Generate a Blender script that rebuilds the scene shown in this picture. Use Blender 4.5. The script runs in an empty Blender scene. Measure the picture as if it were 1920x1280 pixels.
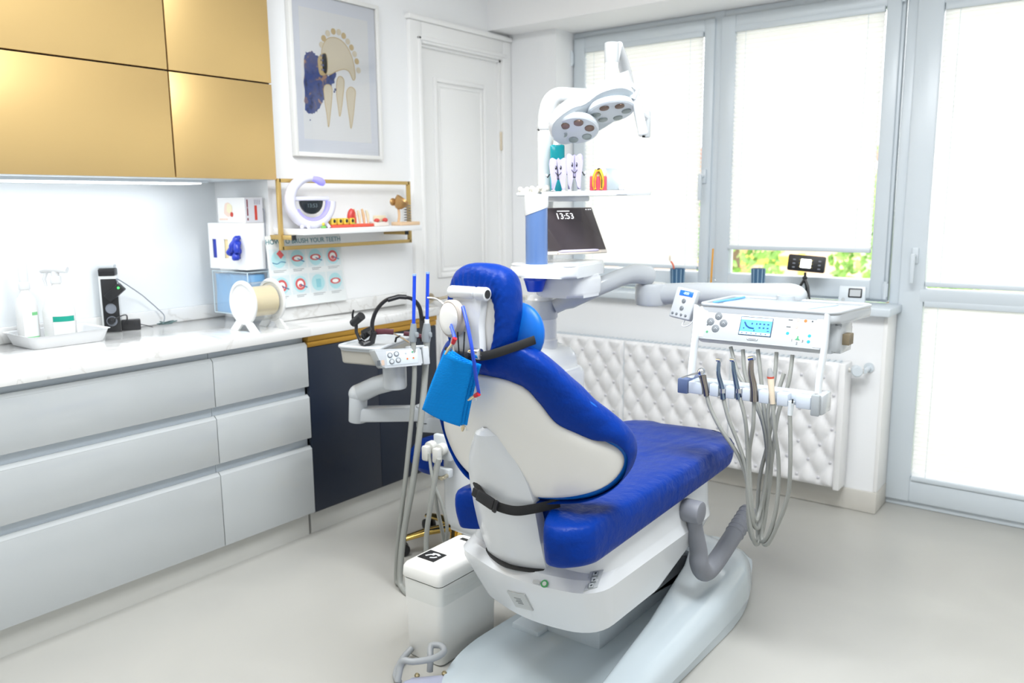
import bpy, bmesh, math, random
from mathutils import Vector, Matrix, noise
random.seed(7)
S = bpy.context.scene
COL = S.collection
PI = math.pi
def R(d): return math.radians(d)

# ---------------------------------------------------------------- camera, world, light, exposure
FPX, YAW, PITCH, ROLL, EYE = 1542.4, R(37.326), R(9.467), R(-.528), Vector((0, 0, 1.40))
_f = Vector((-math.sin(YAW)*math.cos(PITCH), math.cos(YAW)*math.cos(PITCH), -math.sin(PITCH)))
_r = Vector((math.cos(YAW), math.sin(YAW), 0)); _u = _r.cross(_f)
RX = _r*math.cos(ROLL)+_u*math.sin(ROLL); UX = -_r*math.sin(ROLL)+_u*math.cos(ROLL)
cd = bpy.data.cameras.new('camera'); cam = bpy.data.objects.new('camera', cd); COL.objects.link(cam)
cd.sensor_width = 36; cd.lens = FPX/1920*36; cd.clip_start = .05
m = Matrix((RX, UX, -_f)).transposed().to_4x4(); m.translation = EYE; cam.matrix_world = m
cd.dof.use_dof = True; cd.dof.focus_distance = 2.35; cd.dof.aperture_fstop = 2.8
S.camera = cam
def at(u, v, x=None, y=None, z=None):
    """world point seen at pixel (u,v) of the 1920x1280 photograph, at a known x, y or z"""
    d = RX*((u-960)/FPX) - UX*((v-640)/FPX) + _f
    if x is not None: t = (x-EYE.x)/d.x
    elif y is not None: t = (y-EYE.y)/d.y
    else: t = (z-EYE.z)/d.z
    return EYE+d*t

w = bpy.data.worlds.new('sky'); S.world = w; w.use_nodes = True
bg = w.node_tree.nodes['Background']
bg.inputs[0].default_value = (.97, .99, 1, 1); bg.inputs[1].default_value = 4.9
S.view_settings.view_transform = 'Standard'; S.view_settings.look = 'None'
S.view_settings.gamma = 1; S.view_settings.use_curve_mapping = False
S.view_settings.exposure = .02
def area(name, loc, rot, sx, sy, power, col=(1, 1, 1)):
    d = bpy.data.lights.new(name, 'AREA'); d.shape = 'RECTANGLE'; d.size = sx; d.size_y = sy
    d.energy = power; d.color = col
    o = bpy.data.objects.new(name, d); COL.objects.link(o); o.location = loc; o.rotation_euler = rot
    return o
area('ceiling_lamp', (-1.9, 1.1, 2.66), (0, 0, 0), 1.2, .6, 44, (.96, .985, 1))
area('ceiling_lamp', (-.5, 1.7, 2.66), (0, 0, 0), 1.2, .6, 66, (.96, .985, 1))
area('ceiling_lamp', (-.6, -.5, 2.66), (0, 0, 0), 1.2, .6, 8, (.96, .985, 1))

# ---------------------------------------------------------------- materials
MATS = {}
def mat(name, col, rough=.5, metal=0, emit=0, alpha=None, trans=0, coat=0, bump=None, spec=None, ecol=None, ior=None):
    if name in MATS: return MATS[name]
    m = bpy.data.materials.new(name); m.use_nodes = True; nt = m.node_tree; b = nt.nodes['Principled BSDF']
    def s(k, v):
        if k in b.inputs: b.inputs[k].default_value = v
    s('Base Color', (*col, 1)); s('Roughness', rough); s('Metallic', metal)
    if emit: s('Emission Color', (*(ecol or col), 1)); s('Emission Strength', emit)
    if trans: s('Transmission Weight', trans)
    if alpha is not None: s('Alpha', alpha)
    if coat: s('Coat Weight', coat); s('Coat Roughness', .08)
    if spec is not None: s('Specular IOR Level', spec)
    if ior: s('IOR', ior)
    if bump:
        kind, scale, strength, dist = bump
        tc = nt.nodes.new('ShaderNodeTexCoord')
        if kind == 'noise':
            t = nt.nodes.new('ShaderNodeTexNoise'); t.inputs['Scale'].default_value = scale; t.inputs['Detail'].default_value = 4
        else:
            t = nt.nodes.new('ShaderNodeTexWave'); t.inputs['Scale'].default_value = scale; t.bands_direction = kind[-1].upper()
            t.inputs['Distortion'].default_value = 1.5
        nt.links.new(tc.outputs['Object'], t.inputs[0])
        bp = nt.nodes.new('ShaderNodeBump'); bp.inputs['Strength'].default_value = strength; bp.inputs['Distance'].default_value = dist
        nt.links.new(t.outputs[1 if kind == 'noise' and 'Fac' not in t.outputs else 'Fac'], bp.inputs['Height'])
        nt.links.new(bp.outputs[0], b.inputs['Normal'])
    MATS[name] = m; return m
def ramp_tex(m, tex, scale, stops, stretch=(1, 1, 1), detail=4, dist=0):
    """colour of a material from a procedural texture through a ramp"""
    nt = m.node_tree; b = nt.nodes['Principled BSDF']
    tc = nt.nodes.new('ShaderNodeTexCoord'); mp = nt.nodes.new('ShaderNodeMapping'); mp.inputs['Scale'].default_value = stretch
    t = nt.nodes.new('ShaderNodeTexNoise'); t.inputs['Scale'].default_value = scale; t.inputs['Detail'].default_value = detail
    t.inputs['Distortion'].default_value = dist
    r = nt.nodes.new('ShaderNodeValToRGB'); e = r.color_ramp.elements
    while len(e) < len(stops): e.new(.5)
    for i, (p, c) in enumerate(stops): e[i].position = p; e[i].color = (*c, 1)
    nt.links.new(tc.outputs['Object'], mp.inputs[0]); nt.links.new(mp.outputs[0], t.inputs[0])
    nt.links.new(t.outputs['Fac'], r.inputs[0]); nt.links.new(r.outputs[0], b.inputs['Base Color'])
    return m

WALL = mat('wall_paint', (.91, .92, .93), .6)
CEIL = mat('ceiling_paint', (.88, .88, .88), .7)
FLOOR = ramp_tex(mat('poured_floor', (.72, .70, .66), .32), 0, 1.6, [(.3, (.435, .43, .405)), (.55, (.47, .465, .435)), (.75, (.45, .445, .42))], (1, 1, 1), 5, .6)
SKIRT = mat('floor_cove', (.62, .60, .55), .45)
PVC = mat('white_pvc', (.64, .70, .745), .3)
GLOSSW = mat('white_lacquer', (.465, .49, .50), .12, coat=.3)
CARC = mat('cabinet_carcass', (.62, .69, .75), .35)
PLINTH = mat('plinth', (.60, .60, .57), .5)
MARBLE = ramp_tex(mat('marble_worktop', (.9, .9, .9), .12, coat=.4), 0, 2.2, [(.0, (.78, .78, .77)), (.485, (.78, .78, .77)), (.5, (.66, .65, .63)), (.515, (.78, .78, .77)), (1, (.80, .80, .79))], (1, 1, 1), 6, 1.2)
GOLD = mat("brushed_gold", (.68, .475, .205), .36, metal=.75)
GOLDP = mat('gold_profile', (.55, .30, .05), .35, metal=.7)
BRASS = mat('gold_metal', (.80, .56, .16), .18, metal=1)
GOLDF = mat('satin_gold', (.56, .39, .14), .4, metal=.6)
NAVY = mat('navy_laminate', (.007, .013, .028), .35)
BLACK = mat('black_plastic', (.012, .012, .014), .4)
BLACKF = mat('black_webbing', (.01, .01, .011), .75)
DARK = mat('dark_gap', (.02, .02, .02), .8)
WPL = mat('white_plastic', (.70, .725, .75), .22, coat=.25)
SHELLM = mat('shell_plastic', (.80, .79, .755), .3, coat=.15)
GREYP = mat('grey_plastic', (.22, .24, .28), .42)
LGREY = mat('light_grey_plastic', (.52, .55, .57), .4)
HOSE = mat('grey_hose', (.30, .31, .29), .42)
STEEL = mat('steel', (.62, .63, .65), .22, metal=1)
DSTEEL = mat('dark_steel', (.30, .27, .24), .25, metal=1)
BLUEC = mat('blue_cover', (.0003, .030, .25), .38, spec=.12, bump=('noise', 17, .5, .016))
BLUEL = mat('blue_upholstery', (.003, .12, .50), .38, spec=.25)
BLUEP = mat('blue_plastic', (.006, .06, .62), .3)
BIB = mat('bib_paper', (.004, .27, .80), .8, spec=.1)

# ---------------------------------------------------------------- mesh building
def spline(pts, n=8, closed=False):
    P = [Vector(p) for p in pts]; out = []; N = len(P)
    for i in range(N if closed else N-1):
        a, b, c, d = (P[(i-1) % N], P[i], P[(i+1) % N], P[(i+2) % N]) if closed else (P[max(i-1, 0)], P[i], P[i+1], P[min(i+2, N-1)])
        for k in range(n):
            t = k/n
            out.append(.5*((2*b)+(c-a)*t+(2*a-5*b+4*c-d)*t*t+(3*b-a-3*c+d)*t**3))
    if not closed: out.append(P[-1])
    return out
def frame(origin, ex, ey=None, ez=None):
    ex = Vector(ex).normalized()
    if ey is not None:
        ey = Vector(ey); ez = ex.cross(ey).normalized(); ey = ez.cross(ex)
    else:
        ez = Vector(ez); ey = ez.cross(ex).normalized(); ez = ex.cross(ey)
    m = Matrix((ex, ey, ez)).transposed().to_4x4(); m.translation = Vector(origin); return m
class MB:
    def __init__(s, M=None): s.bm = bmesh.new(); s.M = M if M is not None else Matrix()
    def put(s, vs, fs):
        v = [s.bm.verts.new(s.M @ Vector(p)) for p in vs]
        for f in fs:
            try: s.bm.faces.new([v[i] for i in f])
            except ValueError: pass
        return s
    def merge(s, t):
        t.verts.ensure_lookup_table()
        idx = {v: i for i, v in enumerate(t.verts)}
        s.put([v.co.copy() for v in t.verts], [[idx[v] for v in f.verts] for f in t.faces]); t.free(); return s
    def box(s, lo, hi, bev=0, seg=2, taper=None):
        t = bmesh.new(); lo = Vector(lo); hi = Vector(hi)
        bmesh.ops.create_cube(t, size=1)
        for v in t.verts: v.co = Vector(((lo[i]+hi[i])/2+v.co[i]*(hi[i]-lo[i]) for i in range(3)))
        if taper:
            c = (lo+hi)/2
            for v in t.verts:
                if v.co.z < c.z: v.co.x = c.x+(v.co.x-c.x)*taper[0]; v.co.y = c.y+(v.co.y-c.y)*taper[1]
        if bev: bmesh.ops.bevel(t, geom=list(t.edges), offset=bev, segments=seg, profile=.5, affect='EDGES')
        return s.merge(t)
    def ring_loft(s, rings, closed=True, cap=True):
        n = len(rings[0]); vs = [p for r in rings for p in r]; fs = []
        for i in range(len(rings)-1):
            for k in range(n if closed else n-1):
                a = i*n+k; b = i*n+(k+1) % n; fs.append((a, b, b+n, a+n))
        if cap: fs.append(tuple(range(n-1, -1, -1))); fs.append(tuple(range((len(rings)-1)*n, len(rings)*n)))
        return s.put(vs, fs)
    def tube(s, pts, r, n=10, closed=False, flat=None, up=None):
        """flat=(a,b) elliptical factors against the side / up directions"""
        P = [Vector(p) for p in pts]; N = len(P); rings = []; side = None
        for i in range(N):
            t = (P[(i+1) % N]-P[i-1]) if closed else (P[min(i+1, N-1)]-P[max(i-1, 0)])
            t.normalize()
            if side is None or up is not None:
                u = Vector(up) if up is not None else (Vector((0, 0, 1)) if abs(t.z) < .9 else Vector((1, 0, 0)))
                side = t.cross(u).normalized()
            side = (side-t*side.dot(t)).normalized(); upv = side.cross(t)
            rr = r[i] if isinstance(r, (list, tuple)) else r; fa, fb = flat or (1, 1)
            rings.append([P[i]+side*math.cos(2*PI*k/n)*rr*fa+upv*math.sin(2*PI*k/n)*rr*fb for k in range(n)])
        if closed: rings.append(rings[0])
        return s.ring_loft(rings, True, not closed)
    def cyl(s, p0, p1, r0, r1=None, n=24, bev=0):
        p0 = Vector(p0); p1 = Vector(p1); r1 = r0 if r1 is None else r1; d = (p1-p0); L = d.length; d = d/L
        pr = [(r0, 0), (r1, L)]
        if bev: pr = [(r0-bev, 0), (r0-bev*.3, bev*.3), (r0, bev), (r1, L-bev), (r1-bev*.3, L-bev*.3), (r1-bev, L)]
        return s.lathe(pr, p0, d, n)
    def lathe(s, prof, o=(0, 0, 0), axis=(0, 0, 1), n=24, cap=True):
        o = Vector(o); a = Vector(axis).normalized(); x = a.orthogonal().normalized(); y = a.cross(x)
        return s.ring_loft([[o+a*h+(x*math.cos(2*PI*k/n)+y*math.sin(2*PI*k/n))*max(r, 1e-5) for k in range(n)] for r, h in prof], True, cap)
    def ell(s, c, rad, n=16, rot=None):
        t = bmesh.new(); bmesh.ops.create_uvsphere(t, u_segments=n, v_segments=max(6, n*2//3), radius=1)
        for v in t.verts:
            q = Vector((v.co.x*rad[0], v.co.y*rad[1], v.co.z*rad[2]))
            v.co = Vector(c)+(rot @ q if rot else q)
        return s.merge(t)
    def prism(s, pts, h0, h1, bev=0, seg=2):
        """2-D outline (local x,y) from local z h0 to h1"""
        t = bmesh.new(); n = len(pts)
        a = [t.verts.new((p[0], p[1], h0)) for p in pts]; b = [t.verts.new((p[0], p[1], h1)) for p in pts]
        f0 = t.faces.new(a[::-1]); f1 = t.faces.new(b)
        for i in range(n): t.faces.new((a[i], a[(i+1) % n], b[(i+1) % n], b[i]))
        if bev: bmesh.ops.bevel(t, geom=list(f1.edges)+list(f0.edges), offset=bev, segments=seg, profile=.5, affect='EDGES')
        return s.merge(t)
    def grid(s, fn, nu, nv):
        vs = [fn(i/nu, j/nv) for j in range(nv+1) for i in range(nu+1)]
        return s.put(vs, [(j*(nu+1)+i, j*(nu+1)+i+1, (j+1)*(nu+1)+i+1, (j+1)*(nu+1)+i) for j in range(nv) for i in range(nu)])
    def build(s, name, material, parent=None, ang=35, sub=0):
        bm = s.bm
        bmesh.ops.recalc_face_normals(bm, faces=bm.faces)
        c = Vector((0, 0, 0))
        if parent is None and len(bm.verts):
            lo = Vector([min(v.co[i] for v in bm.verts) for i in range(3)]); hi = Vector([max(v.co[i] for v in bm.verts) for i in range(3)])
            c = Vector(((lo.x+hi.x)/2, (lo.y+hi.y)/2, lo.z))
            for v in bm.verts: v.co -= c
        me = bpy.data.meshes.new(name); bm.to_mesh(me); bm.free()
        me.materials.append(material)
        for p in me.polygons: p.use_smooth = True
        if ang < 180: me.set_sharp_from_angle(angle=R(ang))
        o = bpy.data.objects.new(name, me); COL.objects.link(o); o.location = c
        if sub:
            md = o.modifiers.new('s', 'SUBSURF'); md.levels = sub; md.render_levels = sub
        if parent is not None: adopt(o, parent)
        return o
WORLD = {}
def adopt(o, parent):
    o.parent = parent; o.matrix_parent_inverse = WORLD[parent.name].inverted() if parent.name in WORLD else Matrix.Translation(-Vector(parent.location)) if parent.parent is None else WORLDP(parent).inverted()
def WORLDP(o):
    mloc = Matrix.Translation(o.location) @ o.rotation_euler.to_matrix().to_4x4()
    return mloc if o.parent is None else WORLDP(o.parent) @ o.matrix_parent_inverse @ mloc
def tag(o, label=None, cat=None, group=None, kind=None):
    if label: o['label'] = label
    if cat: o['category'] = cat
    if group: o['group'] = group
    if kind: o['kind'] = kind
    return o
def thing(name, loc, label, cat, group=None):
    o = bpy.data.objects.new(name, None); o.empty_display_size = .1; COL.objects.link(o); o.location = loc
    return tag(o, label, cat, group)
def structure(mb, name, m, parent=None, label=None):
    o = mb.build(name, m, parent)
    if parent is None: o['kind'] = 'structure'
    if label: o['label'] = label
    return o
def B(lo, hi, bev=0, seg=2): return MB().box(lo, hi, bev, seg)
def text(name, body, M, size, m, parent, ext=.0004, align='CENTER'):
    c = bpy.data.curves.new(name, 'FONT'); c.body = body; c.size = size; c.extrude = ext; c.align_x = align; c.align_y = 'CENTER'
    c.resolution_u = 3
    c.materials.append(m); tmp = bpy.data.objects.new(name+'_tmp', c); COL.objects.link(tmp)
    me = bpy.data.meshes.new_from_object(tmp.evaluated_get(bpy.context.evaluated_depsgraph_get()))
    bpy.data.objects.remove(tmp); bpy.data.curves.remove(c); me.name = name
    if not me.materials: me.materials.append(m)
    o = bpy.data.objects.new(name, me); COL.objects.link(o)
    loc, rot, _ = M.decompose(); o.location = loc; o.rotation_euler = rot.to_euler()
    adopt(o, parent); return o
def bar(name, M, w_, h_, m, parent):
    """a line of print too small to read in the photograph"""
    return MB(M).box((-w_/2, -h_/2, -.0004), (w_/2, h_/2, .0004)).build(name, m, parent)
def copy_tree(o, parent=None, M=None):
    c = o.copy(); COL.objects.link(c)
    if parent is not None: c.parent = parent
    for ch in [k for k in COL.objects if k.parent == o]: copy_tree(ch, c)
    return c

# ================================================================ the room
XN, XP, YR, YW, YF = -3.30, -2.92, 2.16, 3.82, 4.0      # niche back, picture wall, niche return, window wall, window frame plane
ZC = 2.70
structure(B((-3.5, -1.7, -.1), (1.75, 4.4, 0)), 'floor', FLOOR)
structure(B((-3.5, -1.7, ZC), (1.75, 4.4, ZC+.1)), 'ceiling', CEIL)
BACKS = mat('backsplash', (.80, .83, .85), .12)
structure(B((-3.45, -1.7, 0), (XN, YR+.1, ZC)), 'wall_left', BACKS)
# picture wall with the door opening
DY0, DY1, DZ = at(785, 78, x=XP).y, 3.745, 2.185
mb = MB(); mb.box((-3.45, YR, 0), (XP, DY0, ZC)); mb.box((-3.45, DY0, DZ), (XP, DY1, ZC)); mb.box((-3.45, DY1, 0), (XP, 4.2, ZC))
structure(mb, 'wall_left', WALL)
# window wall: strip beside the window, parapet, strip right of the balcony door
WX0, WX1, DX1, SZ, HZ = -2.60, -.86, .12, .925, 2.325
mb = MB(); mb.box((XP, YW, 0), (WX0, 4.2, ZC)); mb.box((WX0, YW, 0), (WX1, 4.2, SZ-.02)); mb.box((DX1, YW, 0), (1.75, 4.2, ZC))
structure(mb, 'wall_back', WALL)
structure(B((XP, 3.64, HZ), (1.75, 4.25, ZC)), 'ceiling', mat('soffit_paint', (.95, .95, .95), .7))
structure(B((1.6, -1.7, 0), (1.75, 4.4, ZC)), 'wall_right', WALL)
structure(B((-3.5, -1.7, 0), (1.75, -1.55, ZC)), 'wall_front', WALL)
for n, lo, hi in (('baseboard_back', (XP, YW-.014, 0), (WX1+.012, YW, .10)), ('baseboard_back', (WX1, YW-.014, 0), (WX1+.014, 4.0, .10)),
                  ('baseboard_left', (XP, 2.96, 0), (XP+.014, DY0-.085, .10))):
    structure(B(lo, hi, .006), n, SKIRT)
# window sill
structure(B((WX0-.03, YW-.055, SZ-.02), (WX1+.03, 4.0, SZ+.016), .006), 'trim_1', PVC)
structure(B((WX1-.005, YW-.004, .1), (WX1+.012, 4.0, SZ-.02), .003), 'trim_2', mat('corner_bead', (.88, .88, .87), .4))

# ---------------- the two-sash window and the balcony door
GLASS = bpy.data.materials.new('window_glass'); GLASS.use_nodes = True
nt = GLASS.node_tree; nt.nodes.remove(nt.nodes['Principled BSDF'])
tr = nt.nodes.new('ShaderNodeBsdfTransparent'); gl = nt.nodes.new('ShaderNodeBsdfGlossy'); gl.inputs['Roughness'].default_value = .02
mx = nt.nodes.new('ShaderNodeMixShader'); fr = nt.nodes.new('ShaderNodeFresnel'); fr.inputs[0].default_value = 1.35
nt.links.new(fr.outputs[0], mx.inputs[0]); nt.links.new(tr.outputs[0], mx.inputs[1]); nt.links.new(gl.outputs[0], mx.inputs[2])
nt.links.new(mx.outputs[0], nt.nodes['Material Output'].inputs[0])
BLIND = bpy.data.materials.new('pleated_fabric'); BLIND.use_nodes = True
nt = BLIND.node_tree; nt.nodes.remove(nt.nodes['Principled BSDF'])
tl = nt.nodes.new('ShaderNodeBsdfTranslucent'); tl.inputs[0].default_value = (.885, .87, .87, 1)
df = nt.nodes.new('ShaderNodeBsdfDiffuse'); df.inputs[0].default_value = (.885, .87, .87, 1)
mx = nt.nodes.new('ShaderNodeMixShader'); mx.inputs[0].default_value = .52
nt.links.new(df.outputs[0], mx.inputs[1]); nt.links.new(tl.outputs[0], mx.inputs[2]); nt.links.new(mx.outputs[0], nt.nodes['Material Output'].inputs[0])
def frame_mb(x0, x1, z0, z1, y0, y1, wl, wr, wb, wt, bev=.006):
    mb = MB()
    mb.box((x0, y0, z0), (x0+wl, y1, z1), bev); mb.box((x1-wr, y0, z0), (x1, y1, z1), bev)
    mb.box((x0+wl-.004, y0+.001, z0), (x1-wr+.004, y1, z0+wb), bev); mb.box((x0+wl-.004, y0+.001, z1-wt), (x1-wr+.004, y1, z1), bev)
    return mb
win = structure(frame_mb(-2.605, -.90, SZ+.016, HZ, YF, YF+.07, .03, .03, .03, .035), 'window_1', PVC)
structure(B((-1.775, YF-.004, SZ+.016), (-1.722, YF+.07, HZ), .004), 'mullion', PVC, win)
def handle(parent, x, z, y):
    mb = MB(); mb.box((x-.014, y-.012, z-.035), (x+.014, y, z+.035), .004); mb.cyl((x, y-.045, z), (x, y-.01, z), .008)
    mb.box((x-.009, y-.055, z-.12), (x+.009, y-.04, z+.012), .005)
    mb.build('handle', PVC, parent)
def hinge(parent, x, z, y):
    MB().cyl((x, y-.008, z-.04), (x, y-.008, z+.04), .009).box((x-.012, y-.012, z-.03), (x+.012, y, z+.03), .003).build('hinge', PVC, parent)
ST, SB = 2.285, .965
for sx0, sx1, gx0, gx1 in ((-2.592, -1.765, -2.52, -1.822), (-1.732, -.912, -1.657, -.975)):
    s = frame_mb(sx0, sx1, SB-.01, ST+.008, YF-.018, YF+.05, gx0-sx0, sx1-gx1, 1.045-SB+.01, .062, .009).build('sash', PVC, win)
    structure(B((gx0-.005, YF+.02, 1.04), (gx1+.005, YF+.026, 2.24)), 'pane', GLASS, win)
handle(win, -1.80, 1.53, YF-.018)
handle(win, -1.755, 1.53, YF-.018) if False else None
hinge(win, -2.598, 2.19, YF-.018); hinge(win, -.905, 1.00, YF-.018); hinge(win, -.905, 2.28, YF-.018)
dw = structure(frame_mb(-.892, DX1, .0, HZ, YF, YF+.07, .045, .04, .03, .05), 'door_1', PVC)
gx0, gx1 = -.745, -.02
frame_mb(-.850, DX1-.03, .03, ST+.01, YF-.018, YF+.05, gx0+.850, .1, .12, .085, .009).build('sash', PVC, dw)
structure(B((gx0-.02, YF-.02, .955), (gx1+.02, YF+.045, 1.015), .008), 'transom', PVC, dw)
structure(B((gx0-.01, YF+.02, .14), (gx1+.01, YF+.026, 2.24)), 'pane', GLASS, dw)
handle(dw, -.79, 1.16, YF-.018)
def blind(x0, x1, z0, z1, label):
    t = thing('pleated_blind', ((x0+x1)/2, YF-.005, z0), label, 'blind', 'pleated window blinds')
    n = int((z1-z0)/.021)
    def fn(u, v):
        k = v*2*n; z = z0+(z1-z0)*v
        return (x0+(x1-x0)*u, YF-.008+(.008 if round(k) % 2 else -.004), z)
    MB().grid(fn, 1, 2*n).build('blind_fabric', BLIND, t, ang=5)
    B((x0, YF-.026, z0-.02), (x1, YF+.004, z0), .004).build('bottom_rail', PVC, t)
    B((x0, YF-.020, z1), (x1, YF+.012, z1+.028), .004).build('top_rail', PVC, t)
    for cx in (x0+.08*(x1-x0), x1-.1*(x1-x0)):
        MB().cyl((cx, YF-.014, z0), (cx, YF-.014, z1), .0012, n=6).build('cord', PVC, t)
blind(-2.517, -1.826, 1.075, 2.212, 'white pleated blind drawn down over the narrow left window sash')
blind(-1.662, -.980, 1.186, 2.212, 'white pleated blind stopping short above the open strip of glass')
blind(-.742, -.03, 1.045, 2.185, 'upper white pleated blind on the balcony door')
blind(-.742, -.03, .155, .935, 'lower white pleated blind on the balcony door')

# ---------------- white panelled door in the picture wall
DOORM = mat('door_paint', (.92, .92, .91), .35)
d2 = MB().box((XP-.06, DY0+.003, .008), (XP-.018, DY1-.003, DZ-.004)).build('door_2', DOORM); d2['kind'] = 'structure'
def panel(y0, y1, z0, z1):
    mb = MB(); x = XP-.018
    for a, b, h in ((0, .022, .012), (.03, .044, .006)):
        for lo, hi in (((y0+a, z0+a), (y0+b, z1-a)), ((y1-b, z0+a), (y1-a, z1-a)), ((y0+b, z0+a), (y1-b, z0+b)), ((y0+b, z1-b), (y1-b, z1-a))):
            mb.box((x-.004, lo[0], lo[1]), (x+h, hi[0], hi[1]), .004)
    mb.box((x-.004, y0+.055, z0+.055), (x+.004, y1-.055, z1-.055), .003)
    mb.build('door_panel', DOORM, d2)
panel(DY0+.115, DY1-.115, 1.02, 2.04); panel(DY0+.115, DY1-.115, .16, .84)
ALU = mat('brushed_nickel', (.62, .54, .42), .3, metal=1)
hy, hz = at(815, 567, x=XP).y+.0, .92
mb = MB(); mb.cyl((XP-.018, DY0+.05, hz), (XP-.008, DY0+.05, hz), .026); mb.cyl((XP-.01, DY0+.05, hz), (XP+.05, DY0+.05, hz), .009)
mb.tube(spline([(XP+.045, DY0+.045, hz), (XP+.05, DY0+.1, hz+.004), (XP+.042, DY0+.165, hz+.01)], 5), .009)
mb.build('door_handle', ALU, d2)
for z in (1.75, .3):
    MB().cyl((XP+.002, DY1-.004, z-.05), (XP+.002, DY1-.004, z+.05), .008).build('hinge', ALU, d2)
mb = MB()
cw = .085
for lo, hi in (((DY0-cw, 0), (DY0, DZ+.1)), ((DY1, 0), (YW-.002, DZ+.1)), ((DY0, DZ), (DY1, DZ+.1))):
    mb.box((XP-.004, lo[0], lo[1]), (XP+.022, hi[0], hi[1]), .005)
mb.box((XP-.004, DY0-.03, 0), (XP+.03, DY0-.01, DZ+.03), .004); mb.box((XP-.004, DY0-.03, DZ+.012), (XP+.03, DY1+.03, DZ+.032), .004)
mb.box((XP-.06, DY0-.002, 0), (XP, DY0+.012, DZ)); mb.box((XP-.06, DY1-.012, 0), (XP, DY1+.002, DZ)); mb.box((XP-.06, DY0, DZ-.012), (XP, DY1, DZ+.002))
mb.box((XP-.004, DY0-cw-.01, DZ+.1), (XP+.035, YW-.002, DZ+.125), .006)
structure(mb, 'trim_3', DOORM)

# ---------------- outside: lawn, bushes, a neighbour's house
structure(B((-14, 4.4, -.35), (12, 40, -.3)), 'ground', ramp_tex(mat('lawn', (.2, .35, .08), .9), 0, 3, [(.3, (.20, .25, .13)), (.7, (.30, .34, .18))]))
hs = thing('garden_house', (-6.4, 15, -.3), 'peach garden house with tiled roof seen below the raised blind', 'house')
B((-9.4, 15, -.3), (-4.6, 18, 2.2)).build('wall', mat('peach_render', (.80, .52, .38), .8), hs)
MB(frame((-9.6, 14.6, 2.2), (1, 0, 0), (0, 1, 0))).prism([(0, 0), (5.2, 0), (5.2, 3.8), (0, 3.8)], 0, .2).build('roof', mat('roof_tile', (.55, .20, .12), .8), hs)
B((-8.6, 14.94, .0), (-7.8, 15.02, 1.7)).build('window', mat('dark_pane', (.35, .38, .42), .2), hs)
B((-6.6, 14.94, -.3), (-5.8, 15.02, 1.6)).build('door', mat('timber', (.55, .30, .14), .6), hs)
LEAF = ramp_tex(mat('leaf', (.1, .3, .05), .6), 0, 8, [(.3, (.09, .26, .03)), (.7, (.42, .62, .16))])
def bush(x, y, r, h, label):
    t = thing('garden_bush', (x, y, -.3), label, 'bush', 'bushes outside the window')
    rnd = random.Random(int(x*77)); vs = []; fs = []
    for k in range(700):
        d = Vector((rnd.gauss(0, 1), rnd.gauss(0, 1), rnd.gauss(0, 1))).normalized()*(rnd.uniform(.7, 1))
        c = Vector((x+d.x*r, y+d.y*r, h/2-.2+d.z*h/2)); a = Vector((rnd.gauss(0, 1), rnd.gauss(0, 1), rnd.gauss(0, 1))).normalized()*.12*r; b = a.orthogonal().normalized()*.07*r
        i = len(vs); vs += [c-a, c+b, c+a, c-b]; fs.append((i, i+1, i+2, i+3))
    o = MB().put(vs, fs).build('foliage', LEAF, t); o['kind'] = 'stuff'
    MB().tube([(x, y, -.3), (x+.03, y, h*.3), (x, y+.02, h*.6)], [.06, .05, .03], n=6).build('stem', mat('bark', (.2, .13, .08), .9), t)
bush(-1.98, 8.6, .5, 1.9, 'leafy green bush outside behind the white thermometer')
bush(-3.35, 8.2, .5, 1.9, 'leafy green bush outside at the left of the raised blind')
bush(-2.2, 12.2, .9, 3.2, 'tall pale bush outside right of the peach house')
fe_ = thing('garden_fence', (-7.5, 11, -.3), 'yellow garden fence outside left of the raised blind', 'fence')
B((-12, 11.0, .55), (-3.5, 11.06, .68)).build('rail', mat('yellow_rail', (.75, .55, .08), .5), fe_)
for x in (-11, -8.5, -6, -3.6): B((x, 11.0, -.3), (x+.07, 11.06, .72)).build('post', mat('yellow_rail', (1, 1, 1)), fe_)

# ---------------- ceiling lamps: flat panels
for x, y, lab_ in ((-1.9, 1.1, 'flat white ceiling lamp over the worktop side of the room'), (-.5, 1.7, 'flat white ceiling lamp before the balcony door'), (-.6, -.5, 'flat white ceiling lamp behind the viewer')):
    t = thing('ceiling_light', (x, y, 2.67), lab_, 'lamp')
    frame_mb(x-.62, x+.62, y-.32, y+.32, 0, .03, .02, .02, .02, .02, .002)
    mb = MB(); mb.box((x-.62, y-.32, 2.672), (x+.62, y+.32, 2.70), .004); mb.build('lamp_body', PVC, t)

# ================================================================ fitted furniture on the left
XC = -2.70
YD = 1.71                                                # joint between the wide and the narrow drawer unit
def drawer_unit(y0, y1, label):
    t = thing('drawer_cabinet', ((XC-.28), (y0+y1)/2, 0), label, 'cabinet', 'white drawer cabinets under the worktop')
    B((XN+.002, y0+.001, .10), (XC-.03, y1-.001, .872)).build('cabinet_body', CARC, t)
    B((XN+.05, y0, 0), (XC-.05, y1, .10)).build('plinth', PLINTH, t)
    for z0, z1 in ((.113, .405), (.441, .625), (.661, .845)):
        mb = MB(frame((XC-.022, y0+.0015, 0), (0, 1, 0), (0, 0, 1)))
        L = y1-y0-.003
        mb.box((0, z0, 0), (L, z1-.012, .022), .0015)
        mb.put([(0, z1-.012, 0), (L, z1-.012, 0), (L, z1-.012, .022), (0, z1-.012, .022), (0, z1, 0), (L, z1, 0), (L, z1, .008), (0, z1, .008)],
               [(0, 1, 2, 3), (4, 5, 6, 7), (0, 1, 5, 4), (3, 2, 6, 7), (0, 3, 7, 4), (1, 2, 6, 5)])
        mb.build('drawer_front', GLOSSW, t)
    return t
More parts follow.
